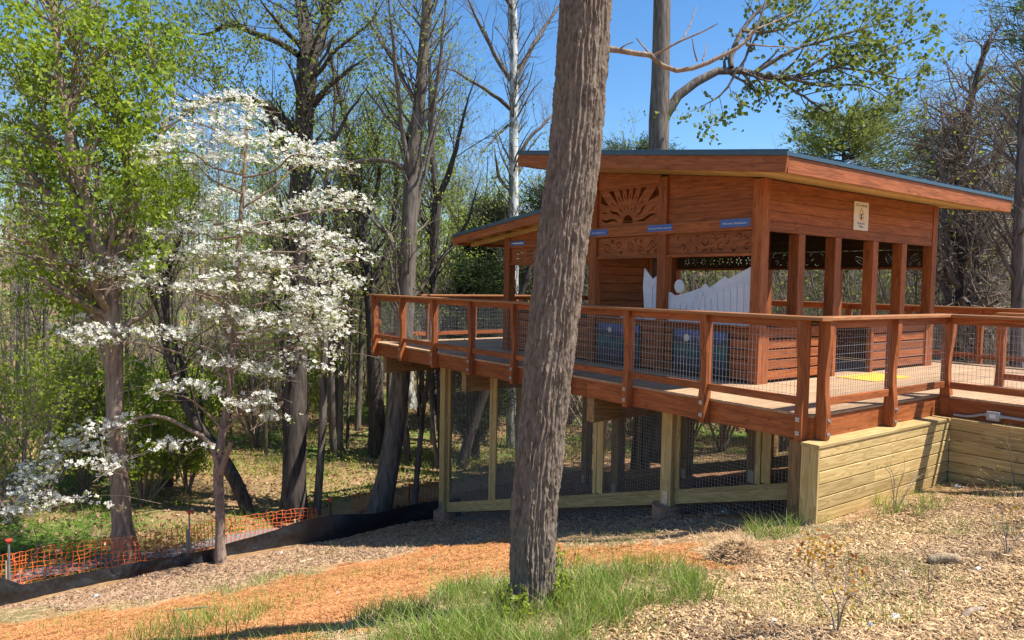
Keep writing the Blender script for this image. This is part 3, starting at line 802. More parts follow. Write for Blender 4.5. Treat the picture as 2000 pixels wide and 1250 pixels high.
for x in (1.62, 3.2, 4.8, 6.6):
    board('purlin', (x, 5.5, zb2(5.5)-0.085-0.06), (x, 9.25, zb2(9.25)-0.085-0.06), 0.09, 0.05, M['pine'], r2)

# ------------------------------------------------------------------ signs
def textmesh(body, size, mat, parent, mw, align='CENTER'):
    cu = bpy.data.curves.new('t', 'FONT'); cu.body = body; cu.size = size; cu.align_x = align; cu.align_y = 'CENTER'; cu.extrude = 0.0008
    cu.resolution_u = 2
    tmp = bpy.data.objects.new('tmp', cu); COL.objects.link(tmp); bpy.context.view_layer.update()
    me = bpy.data.meshes.new_from_object(tmp.evaluated_get(bpy.context.evaluated_depsgraph_get()))
    bpy.data.objects.remove(tmp); bpy.data.curves.remove(cu)
    me.materials.clear(); me.materials.append(mat)
    return link(bpy.data.objects.new('lettering', me), parent, mw)
def faceA(x, y, z): return Matrix(((0, 0, -1, x), (-1, 0, 0, y), (0, 1, 0, z), (0, 0, 0, 1)))
def faceB(x, y, z): return Matrix(((1, 0, 0, x), (0, 0, -1, y), (0, 1, 0, z), (0, 0, 0, 1)))
def blue_sign(y0, y1, zc, h, text, label, size):
    xs = PX0-0.010
    t = thing('sponsor_sign', label, 'sign', (xs, (y0+y1)/2, zc), 'blue signs on the pavilion beam')
    g = MB(); g.box((xs, y0, zc-h/2), (xs+0.004, y1, zc+h/2)); g.build('plate', M['blue_sign'], t)
    if text: textmesh(text, size, M['letter'], t, faceA(xs-0.002, (y0+y1)/2, zc-0.005))
    else:
        g = MB(); u = y1-0.06; rr = random.Random(4)
        while u > y0+0.08:
            w_ = rr.uniform(0.02, 0.05); g.box((xs-0.002, u-w_, zc-0.012), (xs-0.0005, u, zc+rr.uniform(0.008, 0.014))); u -= w_+0.006
        g.build('lettering', M['letter'], t)
blue_sign(2.01, 2.53, 2.295, 0.115, 'Mill Creek, Orthodontics', 'blue sign on the beam nearest the pavilion corner post', 0.040)
blue_sign(3.44, 3.97, 2.295, 0.105, 'Old Dominion Electric Cooperative', 'blue sign on the beam between the sun panel and the boards', 0.034)
blue_sign(4.90, 5.34, 2.285, 0.105, 'Perry Foundation, Inc.', 'blue sign half hidden by the big foreground trunk', 0.036)
blue_sign(7.26, 7.72, 2.175, 0.085, None, 'small shaded blue sign under the low roof at the far left post', 0.03)
ws = thing('name_sign', 'white sign with a gold oval emblem on the sunny upper wall', 'sign', (4.17, PY0, 2.54))
g = MB(); g.box((3.955, PY0-0.004, 2.315), (4.395, PY0+0.010, 2.765)); g.build('plate', M['cream'], ws)
ys_ = PY0-0.0045
textmesh('The Treehouse', 0.056, M['navy'], ws, faceB(4.175, ys_, 2.71))
textmesh('at', 0.044, M['navy'], ws, faceB(4.175, ys_, 2.665))
textmesh("Bennett's", 0.058, M['navy'], ws, faceB(4.175, ys_, 2.425))
textmesh('Village', 0.058, M['navy'], ws, faceB(4.175, ys_, 2.375))
g = MB()
for k in range(18):
    a = 2*math.pi*k/18; b_ = 2*math.pi*(k+1)/18; R0, R1 = (0.058, 0.075), (0.074, 0.092)
    g.extrude([(R0[0]*math.cos(a), R0[1]*math.sin(a)), (R1[0]*math.cos(a)*(1.08 if k % 2 else .95), R1[1]*math.sin(a)*(1.08 if k % 2 else .95)), (R1[0]*math.cos(b_)*(.95 if k % 2 else 1.08), R1[1]*math.sin(b_)*(.95 if k % 2 else 1.08)), (R0[0]*math.cos(b_), R0[1]*math.sin(b_))], (1, 0, 0), (0, 0, 1), (4.175, ys_, 2.548), (0, -1, 0), 0.0012)
g.build('emblem_ring', M['gold'], ws)
g = MB()
for cx, cz, rx, rz in ((-.012, -.035, .022, .022), (.0, .0, .014, .03), (.022, .03, .012, .016), (-.02, .012, .010, .014), (.012, -.045, .02, .012)):
    g.extrude([(cx+rx*math.cos(a), cz+rz*math.sin(a)) for a in np.linspace(0, 2*math.pi, 9)[:-1]], (1, 0, 0), (0, 0, 1), (4.175, ys_, 2.548), (0, -1, 0), 0.0012)
g.build('emblem_figure', M['navy'], ws)

# ------------------------------------------------------------------ mosaics, white play hull, mat
def mosaic_mat(name, seed, discs):
    mt, nt, b = newmat(name)
    tc = N(nt, 'ShaderNodeTexCoord'); se = N(nt, 'ShaderNodeSeparateXYZ'); nt.links.new(tc.outputs['Generated'], se.inputs[0])
    vo = N(nt, 'ShaderNodeTexVoronoi'); vo.inputs['Scale'].default_value = 34; nt.links.new(tc.outputs['Object'], vo.inputs['Vector'])
    n1 = N(nt, 'ShaderNodeTexNoise'); n1.inputs['Scale'].default_value = 5.0+seed; n1.inputs['Detail'].default_value = 3
    nt.links.new(tc.outputs['Object'], n1.inputs['Vector'])
    h = math_n(nt, 'ADD', se.outputs['Z'], math_n(nt, 'MULTIPLY', math_n(nt, 'SUBTRACT', n1.outputs['Fac'], 0.5), 0.55))
    base = ramp(nt, h, [(0.08, (0.012, 0.015, 0.03)), (0.25, (0.05, 0.055, 0.11)), (0.42, (0.012, 0.07, 0.09)), (0.58, (0.02, 0.13, 0.15)), (0.74, (0.012, 0.02, 0.05)), (0.84, (0.04, 0.075, 0.22)), (0.97, (0.08, 0.13, 0.36))])
    col = mixc(nt, 0.35, base, vo.outputs['Color'], 'MULTIPLY')
    sp = ramp(nt, vo.outputs['Distance'], [(0.0, (1, 1, 1)), (0.28, (0, 0, 0))])
    col = mixc(nt, math_n(nt, 'MULTIPLY', sp, 0.28), col, (0.35, 0.42, 0.6))
    nt.links.new(col, b.inputs['Base Color']); b.inputs['Roughness'].default_value = 0.3
    return mt
for k, (y0, y1, lab) in enumerate(((4.10, 5.11, 'blue mosaic picture with a star in its sky, nearest the big trunk'), (2.33, 3.36, 'dark blue mosaic picture with a white sun disc near the pavilion corner'))):
    t = thing('mosaic_picture', lab, 'mosaic', (PX0-0.01, (y0+y1)/2, 0.35))
    x = PX0+0.005
    g = MB(); g.box((x, y0, 0.03), (x+0.025, y1, 0.70)); g.build('tile_panel', mosaic_mat('mosaic_tiles_%d' % k, 3*k, None), t)
    for a, b_ in (((x-0.006, y0-0.02, 0.01), (x+0.026, y1+0.02, 0.03)), ((x-0.006, y0-0.02, 0.70), (x+0.026, y1+0.02, 0.72)), ((x-0.006, y0-0.02, 0.031), (x+0.026, y0, 0.699)), ((x-0.006, y1, 0.031), (x+0.026, y1+0.02, 0.699))):
        g = MB(); g.box(a, b_); g.build('frame', M['dark'], t)
    cy, cz, rr, nn = ((4.80, 0.60, 0.055, 14) if k == 0 else (3.10, 0.58, 0.06, 16))
    g = MB()
    g.extrude([(rr*(1.0 if q % 2 else (0.55 if k == 0 else 0.86))*math.cos(2*math.pi*q/(2*nn)), rr*(1.0 if q % 2 else (0.55 if k == 0 else 0.86))*math.sin(2*math.pi*q/(2*nn))) for q in range(2*nn)], (0, 1, 0), (0, 0, 1), (x-0.001, cy, cz), (-1, 0, 0), 0.004)
    g.build('sun_disc', M['cream'], t)
    if k == 1:
        g = MB(); g.extrude([(0.075*math.cos(a), 0.085*math.sin(a)) for a in np.linspace(0, 2*math.pi, 15)[:-1]], (0, 1, 0), (0, 0, 1), (x-0.001, 2.80, 0.58), (-1, 0, 0), 0.004)
        g.build('moon_disc', plain('mauve_tile', (0.22, 0.2, 0.36), 0.4, noise=0.5, scale=40), t)
hull = thing('play_boat_panel', 'white painted jagged plank panel in the opening beside the corner post', 'panel', (1.66, 2.8, 0.8))
top = [(2.0, 1.685), (2.07, 1.65), (2.43, 1.485), (2.48, 1.53), (2.76, 1.35), (2.84, 1.42), (2.92, 1.35), (3.10, 1.295), (3.30, 1.245), (3.42, 1.22), (3.52, 1.27), (3.56, 1.275)]
g = MB(); g.extrude([(2.0, 0.815)]+top+[(3.56, 0.815)], (0, 1, 0), (0, 0, 1), (1.655, 0, 0), (1, 0, 0), 0.02); g.build('back_panel', M['white_paint'], hull)
tx = np.array(top); yv = 2.02
while yv < 3.5:
    wv = 0.105; zt_ = float(np.interp(yv+wv/2, tx[:, 0], tx[:, 1]))-0.16
    block('plank', (1.642, yv, 0.818), (1.6545, yv+wv, zt_), M['white_paint'], hull, along=2, c=0.002); yv += wv+0.011
g = MB(); g.extrude([(3.33+0.093*math.cos(a), 1.37+0.105*math.sin(a)) for a in np.linspace(0, 2*math.pi, 25)[:-1]], (0, 1, 0), (0, 0, 1), (1.63, 0, 0), (1, 0, 0), 0.02); g.build('round_head', M['white_paint'], hull)
board('brace', (1.635, 3.02, 0.85), (1.635, 2.90, 1.29), 0.06, 0.012, M['white_paint'], hull, up=(0, 1, 0))
hull2 = thing('play_boat_panel', 'narrow white painted pointed panel left of the middle post', 'panel', (1.66, 3.9, 0.8))
g = MB(); g.extrude([(3.77, 0.815), (3.77, 1.50), (3.83, 1.53), (3.91, 1.48), (4.10, 1.66), (4.12, 1.35), (4.06, 0.815)], (0, 1, 0), (0, 0, 1), (1.655, 0, 0), (1, 0, 0), 0.02); g.build('back_panel', M['white_paint'], hull2)
block('plank', (1.642, 3.80, 0.818), (1.6545, 3.88, 1.38), M['white_paint'], hull2, along=2); block('plank', (1.642, 3.90, 0.818), (1.6545, 4.02, 1.36), M['white_paint'], hull2, along=2)
bx_ = thing('storage_bench', 'low white bench inside the pavilion beside the narrow white panel', 'bench', (2.2, 4.6, 0))
block('seat', (1.9, 4.2, 0.90), (2.5, 4.95, 0.95), M['white_paint'], bx_, along=1); block('front', (1.95, 4.22, 0.02), (1.98, 4.93, 0.899), M['white_paint'], bx_, along=1); block('side', (1.985, 4.22, 0.02), (2.45, 4.25, 0.899), M['white_paint'], bx_)
mt_ = thing('tactile_mat', 'yellow studded mat on the deck before the pavilion doorway', 'mat', (4.05, 1.4, 0))
g = MB(); g.box((3.47, 1.10, 0.002), (4.60, 1.72, 0.010)); g.build('sheet', M['yellow'], mt_)
g = MB()
for i in range(18):
    for j in range(10): g.prism((3.53+0.06*i, 1.14+0.06*j, 0.009), (3.53+0.06*i, 1.14+0.06*j, 0.015), 0.014, 6, 0.01)
g.build('studs', M['yellow'], mt_, kind='stuff')
# ------------------------------------------------------------------ tree machinery
def unit(v): return v/(np.linalg.norm(v, axis=-1, keepdims=True)+1e-9)
def tubes(P, R, S):
    """P (n,k,3) centre lines, R (n,k) radii -> quad tubes"""
    n, k, _ = P.shape
    T = unit(np.gradient(P, axis=1)); mt = unit(T.mean(1))
    ref = np.where(np.abs(mt[:, 2:3]) < 0.85, np.array([[0, 0, 1.0]]), np.array([[1.0, 0, 0]]))
    A = unit(np.cross(T, ref[:, None, :])); B = np.cross(T, A)
    a = 2*np.pi*np.arange(S)/S
    V = P[:, :, None, :] + R[:, :, None, None]*(np.cos(a)[None, None, :, None]*A[:, :, None, :]+np.sin(a)[None, None, :, None]*B[:, :, None, :])
    id_ = np.arange(n*k*S).reshape(n, k, S); nx = np.roll(id_, -1, axis=2)
    F = np.stack([id_[:, :-1], nx[:, :-1], nx[:, 1:], id_[:, 1:]], -1).reshape(-1, 4)
    return V.reshape(-1, 3), F[:, ::-1]
def join(parts):
    V, F, o = [], [], 0
    for v, f in parts:
        if len(v) == 0: continue
        V.append(v); F.append(f+o); o += len(v)
    return np.concatenate(V), np.concatenate(F)
def resample(pts, k):
    pts = np.asarray(pts, float); s = np.r_[0, np.cumsum(np.linalg.norm(np.diff(pts[:, :3], axis=0), axis=1))]
    # Catmull-Rom through the points, then even spacing
    m_ = len(pts); out = []
    for i in range(m_-1):
        p0, p1, p2, p3 = pts[max(i-1, 0)], pts[i], pts[i+1], pts[min(i+2, m_-1)]
        for t in np.linspace(0, 1, 9)[:-1]:
            out.append(0.5*(2*p1+(p2-p0)*t+(2*p0-5*p1+4*p2-p3)*t*t+(3*p1-p0-3*p2+p3)*t**3))
    out.append(pts[-1]); out = np.array(out)
    s = np.r_[0, np.cumsum(np.linalg.norm(np.diff(out[:, :3], axis=0), axis=1))]
    q = np.linspace(0, s[-1], k)
    return np.stack([np.interp(q, s, out[:, j]) for j in range(out.shape[1])], 1)
def spawn(P, R, n, lo, hi, rng, spread=0.9, up=0.25, K=5, tmin=0.25, tmax=1.0, rad=0.5, wig=0.12, rmin=0.002, droop=0.0):
    N_, k, _ = P.shape
    if N_ == 0 or n == 0: return np.zeros((0, K, 3)), np.zeros((0, K))
    Ls = np.linalg.norm(np.diff(P, axis=1), axis=2).sum(1)
    i = rng.choice(N_, n, p=Ls/Ls.sum()); t = tmin+(tmax-tmin)*rng.random(n)
    f = t*(k-1); j = np.minimum(f.astype(int), k-2); w = (f-j)[:, None]
    p0 = P[i, j]*(1-w)+P[i, j+1]*w; r0 = R[i, j]*(1-w[:, 0])+R[i, j+1]*w[:, 0]
    tan = unit(P[i, j+1]-P[i, j])
    rnd = rng.normal(size=(n, 3)); perp = unit(rnd-(rnd*tan).sum(1, keepdims=True)*tan)
    sp = spread*(0.7+0.6*rng.random(n))[:, None]
    d = unit(tan*np.cos(sp)+perp*np.sin(sp)+np.array([0, 0, 1.0])*up)
    L = (lo+(hi-lo)*rng.random(n))*(1-0.35*t)
    pts = np.zeros((n, K, 3)); pts[:, 0] = p0
    for q in range(1, K):
        d = unit(d+rng.normal(size=(n, 3))*wig+np.array([0, 0, 1.0])*(up*0.18-droop))
        pts[:, q] = pts[:, q-1]+d*(L/(K-1))[:, None]
    rs = np.maximum(r0*rad, rmin)[:, None]*np.linspace(1, 0.35, K)[None]
    rs = np.maximum(rs, rmin*0.5)
    return pts, rs
def leaves(C, size, rng, ratio=0.62, hang=0.25, fold=0.15):
    n = len(C); a = unit(rng.normal(size=(n, 3))+np.array([0, 0, -hang*2])); r = rng.normal(size=(n, 3))
    b_ = unit(np.cross(a, r)); c = np.cross(a, b_); s = (size*(0.65+0.7*rng.random(n)))[:, None]
    V = np.stack([C, C+a*s*0.45+b_*s*ratio/2+c*s*fold, C+a*s, C+a*s*0.45-b_*s*ratio/2+c*s*fold], 1)
    return V.reshape(-1, 3), np.arange(4*n).reshape(n, 4)
def along(P, n, rng, jitter=0.05, tmin=0.2):
    N_, k, _ = P.shape; i = rng.integers(0, N_, n); f = (tmin+(1-tmin)*rng.random(n))*(k-1); j = np.minimum(f.astype(int), k-2); w = (f-j)[:, None]
    return P[i, j]*(1-w)+P[i, j+1]*w+rng.normal(size=(n, 3))*jitter
_LR = np.random.default_rng(99)
def limb(px, d, drift=0.0, k=14, rscale=1.0, taper=False):
    """picture polyline (x, y, radius in picture px) at depth d, drifting in depth towards its end"""
    m_ = len(px); out = []
    for i, q in enumerate(px):
        dd = d+drift*(i/(m_-1))**1.3
        P = at(q[0], q[1], dd); out.append([*P, q[2]*dd/FPX*rscale])
    a = resample(out, k)
    if taper:
        L_ = np.linalg.norm(np.diff(a[:, :3], axis=0), axis=1).sum(); wv = _LR.normal(size=(k, 3))*0.011*min(L_, 3.0); wv[0] = 0; a[:, :3] += np.cumsum(wv, 0)*0.6
        a[:, 3] *= np.interp(np.linspace(0, 1, k), [0, .55, 1], [1, .9, .22])
    return a[:, :3], a[:, 3]

M['bark_grey'] = bark('grey_bark', (0.075, 0.06, 0.048), (0.235, 0.195, 0.158))
M['bark_dark'] = bark('dark_bark', (0.035, 0.028, 0.024), (0.125, 0.102, 0.085), 7, 1.2)
M['bark_tan'] = bark('tan_bark', (0.16, 0.115, 0.08), (0.40, 0.30, 0.22), 10, 1.5)
M['bark_dog'] = bark('dogwood_bark', (0.16, 0.11, 0.08), (0.36, 0.265, 0.20), 16, 6, 0.008)
M['bark_white'] = bark('pale_patchy_bark', (0.16, 0.15, 0.13), (0.34, 0.33, 0.29), 6, 1.5, 0.006, patch=(0.62, 0.62, 0.57))
M['twig'] = bark('twig_bark', (0.15, 0.115, 0.09), (0.32, 0.26, 0.21), 8, 3, 0.004)
M['twig_pale'] = bark('pale_twig', (0.20, 0.16, 0.12), (0.42, 0.35, 0.28), 8, 3, 0.004)
M['leaf_green'] = leafmat('fresh_green_leaf', (0.12, 0.185, 0.012), (0.38, 0.45, 0.035), 0.48, tcol=(0.25, 0.40, 0.03))
M['leaf_pale'] = leafmat('pale_spring_leaf', (0.17, 0.235, 0.03), (0.41, 0.49, 0.08), 0.48, tcol=(0.32, 0.45, 0.06))
M['leaf_yellow'] = leafmat('yellow_green_leaf', (0.17, 0.23, 0.02), (0.40, 0.46, 0.05), 0.45, tcol=(0.4, 0.5, 0.04))
M['leaf_tulip'] = leafmat('olive_leaf', (0.07, 0.11, 0.02), (0.26, 0.29, 0.05), 0.42, tcol=(0.3, 0.36, 0.05))
M['needle'] = leafmat('pine_needles', (0.05, 0.085, 0.03), (0.17, 0.215, 0.075), 0.25, gloss=False)
M['needle_dark'] = leafmat('cedar_needles', (0.02, 0.038, 0.015), (0.075, 0.10, 0.04), 0.2, gloss=False)
M['needle_yel'] = leafmat('yellowish_needles', (0.13, 0.16, 0.035), (0.34, 0.36, 0.11), 0.35, gloss=False)
M['petal'] = leafmat('white_bract', (0.82, 0.78, 0.64), (0.90, 0.88, 0.79), 0.42, gloss=False)

def make_tree(name, label, d, limbs, mat, rng, twigs=None, leaf=None, S=12, cat='tree', drift=1.2, group=None, base=None, twmat=None, main=1, twig_from=0):
    """limbs: picture polylines, the first ones (main) are the trunk. twigs: list of spawn settings per level"""
    L = [limb(q, d, 0.0 if i < main else rng.uniform(-drift, drift), taper=i >= main) for i, q in enumerate(limbs)]
    b0 = L[0][0][0]
    t = thing(name, label, cat, b0, group)
    tr = [tubes(p[None], r[None], S) for p, r in L[:main]]
    V, F = join(tr); quadmesh('trunk', V, F, mat, t, True)
    br = [tubes(p[None], r[None], 8) for p, r in L[main:]]
    allP = np.stack([p for p, r in L[twig_from:]]); allR = np.stack([r for p, r in L[twig_from:]])
    cur = (allP, allR); last = cur
    for lv in (twigs or []):
        cur = spawn(cur[0], cur[1], lv['n'], lv['lo'], lv['hi'], rng, lv.get('spread', 0.9), lv.get('up', 0.25), 5, lv.get('tmin', 0.3), 1.0, lv.get('rad', 0.5), lv.get('wig', 0.14), lv.get('rmin', 0.0025), lv.get('droop', 0))
        br.append(tubes(cur[0], cur[1], 4 if lv is (twigs or [None])[0] else 3)); last = cur
    if br:
        V, F = join(br); quadmesh('branches', V, F, twmat or mat, t, True)
    if leaf:
        C = along(last[0], leaf['n'], rng, leaf.get('jit', 0.06))
        if 'extra' in leaf: C = np.concatenate([C, leaf['extra']])
        V, F = leaves(C, leaf['size'], rng, leaf.get('ratio', 0.62), leaf.get('hang', 0.25)); quadmesh('crown', V, F, M[leaf['mat']], t)
    return t, L

# ------------------------------------------------------------------ the big foreground trunk: interlaced ridges as real relief
def big_trunk():
    rng = np.random.default_rng(2)
    base, d = hit(1038, 1192)
    px = [(1030, 1240, 62), (1036, 1192, 48), (1040, 1120, 44.5), (1043, 1000, 44.5), (1053, 900, 45.5), (1067, 750, 47), (1082, 620, 48), (1098, 480, 49), (1117, 340, 50), (1131, 200, 50.5), (1141, 60, 50), (1149, -80, 49), (1158, -260, 47), (1170, -480, 44)]
    P, R = limb(px, d, 0.0, 60)
    A, H = 280, 1000
    h = np.linspace(0, 1, H); s = np.r_[0, np.cumsum(np.linalg.norm(np.diff(P, axis=0), axis=1))]; L = s[-1]
    C = np.stack([np.interp(h*L, s, P[:, j]) for j in range(3)], 1); r = np.interp(h*L, s, R)
    th = 2*np.pi*np.arange(A)/A
    # jittered cells in (around, up), stretched upwards; ridges run along the cell borders
    TH, HH = np.meshgrid(th, h*L)
    def cells(u, v, nu, seed):
        rg = np.random.default_rng(seed); J = rg.random((nu, 400, 2))
        ui = np.floor(u).astype(int); vi = np.floor(v).astype(int)
        f1 = np.full(u.shape, 9.0); f2 = np.full(u.shape, 9.0)
        for a in (-1, 0, 1):
            for b_ in (-1, 0, 1):
                cu, cv = ui+a, vi+b_
                jj = J[cu % nu, cv % 400]
                dd = np.hypot(cu+jj[..., 0]-u, cv+jj[..., 1]-v)
                f2 = np.where(dd < f1, f1, np.minimum(f2, dd)); f1 = np.minimum(f1, dd)
        return f2-f1
    nu = 34
    wob = (fbm(TH*nu/(2*np.pi)*0.6+3, HH*5.0, 3)-0.45)*1.5
    # periodic wobble: fade near the seam
    seam = np.minimum(TH, 2*np.pi-TH); wob = wob*np.clip(seam/0.25, 0, 1)
    e1 = cells(TH/(2*np.pi)*nu+wob, HH*6.0+0.3*wob, nu, 5)
    e2 = cells(TH/(2*np.pi)*nu*2+wob*1.4, HH*13, nu*2, 8)
    sm = np.clip(seam/0.3, 0, 1)
    def family(Nr, seed, amp, fv):
        w_ = (fbm(TH*Nr/9+seed, HH*fv+seed, 3)-0.45)*amp*2*np.pi*sm
        return 1-np.abs(np.sin((TH*Nr+w_)/2))
    ra, rb = family(27, 3.0, 1.6, 5.0), family(32, 11.0, 1.9, 6.0)
    brk = smooth(.30, .46, fbm(TH*5+9, HH*7, 2))
    ridge = np.maximum(ra**1.25, 0.92*rb**1.25)*(0.5+0.5*brk)
    fine = np.exp(-(e2/0.22)**2)
    rough = fbm(TH*16, HH*40, 3)-0.45
    # rounded ridge crests standing ~16 mm over the furrows
    relief = 0.027*ridge+0.003*fine+0.005*rough-0.018
    flare = 1+0.35*np.exp(-HH/0.12)*(0.5+0.5*np.cos(TH*4+1))
    rad = r[:, None]*flare+relief
    T = unit(np.gradient(C, axis=0)); Aax = unit(np.cross(T, np.array([0.3, -1.0, 0]))); Bax = np.cross(T, Aax)
    V = C[:, None, :]+rad[..., None]*(np.cos(TH)[..., None]*Aax[:, None, :]+np.sin(TH)[..., None]*Bax[:, None, :])
    id_ = np.arange(A*H).reshape(H, A); nx = np.roll(id_, -1, 1)
    F = np.stack([id_[:-1], nx[:-1], nx[1:], id_[1:]], -1).reshape(-1, 4)
    t = thing('foreground_tree', 'big rough barked trunk leaning right in front of the pavilion', 'tree', base)
    mt = bark('furrowed_bark', (0.115, 0.085, 0.062), (0.27, 0.212, 0.16), 22, 9, 0.006)
    quadmesh('trunk', V.reshape(-1, 3), F, mt, t, False)
    q = lambda *a: limb(a, d, 0.0, 14)
    L = [q((1178, 94, 7), (1200, 97, 6), (1240, 104, 5.4), (1278, 110, 5.4), (1290, 126, 5), (1318, 138, 4.8), (1365, 130, 4.4), (1420, 104, 4), (1455, 84, 3.4), (1480, 50, 2.4), (1498, -10, 1.6)),
         limb(((1276, 109, 3), (1300, 96, 2.4), (1330, 80, 2), (1372, 62, 1.6), (1402, 46, 1)), d, -0.2), limb(((1330, 80, 1.6), (1345, 55, 1.4), (1360, 14, 0.9)), d, 0.2),
         limb(((1272, 107, 2), (1256, 90, 1.6), (1243, 74, 1.2)), d, 0.1), limb(((1207, 98, 1.8), (1222, 88, 1.3), (1237, 82, 0.9)), d, -0.1),
         limb(((1362, 120, 1.8), (1356, 100, 1.4), (1352, 76, 1)), d, -0.1), limb(((1372, 118, 1.6), (1378, 100, 1.2), (1382, 84, .8)), d, .1),
         limb(((1452, 84, 2.4), (1470, 60, 2), (1500, 48, 1.6), (1560, 20, 1)), d, .3), limb(((1460, 86, 2), (1500, 90, 1.5), (1545, 92, 1), (1600, 100, .7)), d, .2)]
    V, F = join([tubes(p[None], r_[None], 8) for p, r_ in L]); quadmesh('branch', V, F, M['bark_tan'], t, True)
    # young shoots at its foot
    sh = []; lf = []
    for x, y, h_ in ((1000, 1205, .20), (1012, 1215, .28), (1085, 1185, .35), (1098, 1180, .42), (1090, 1195, .3), (1022, 1222, .15)):
        g0 = np.array(hit(x, y)[0]); n = 5; k = rng.normal(size=(n, 3))*0.06; k[:, 2] = 0
        p_ = np.stack([g0+np.array([0, 0, h_])*u+k*u for u in np.linspace(0, 1, 5)], 1); sh.append((p_, np.full((n, 5), 0.0025))); lf.append(along(p_, 60, rng, 0.02))
    V, F = join([tubes(p_, r_, 4) for p_, r_ in sh]); so = quadmesh('foot_shoots', V, F, M['twig'], t); so['kind'] = 'stuff'
    V, F = leaves(np.concatenate(lf), 0.045, rng); quadmesh('shoot_leaves', V, F, M['leaf_yellow'], so)['kind'] = 'stuff'
big_trunk()

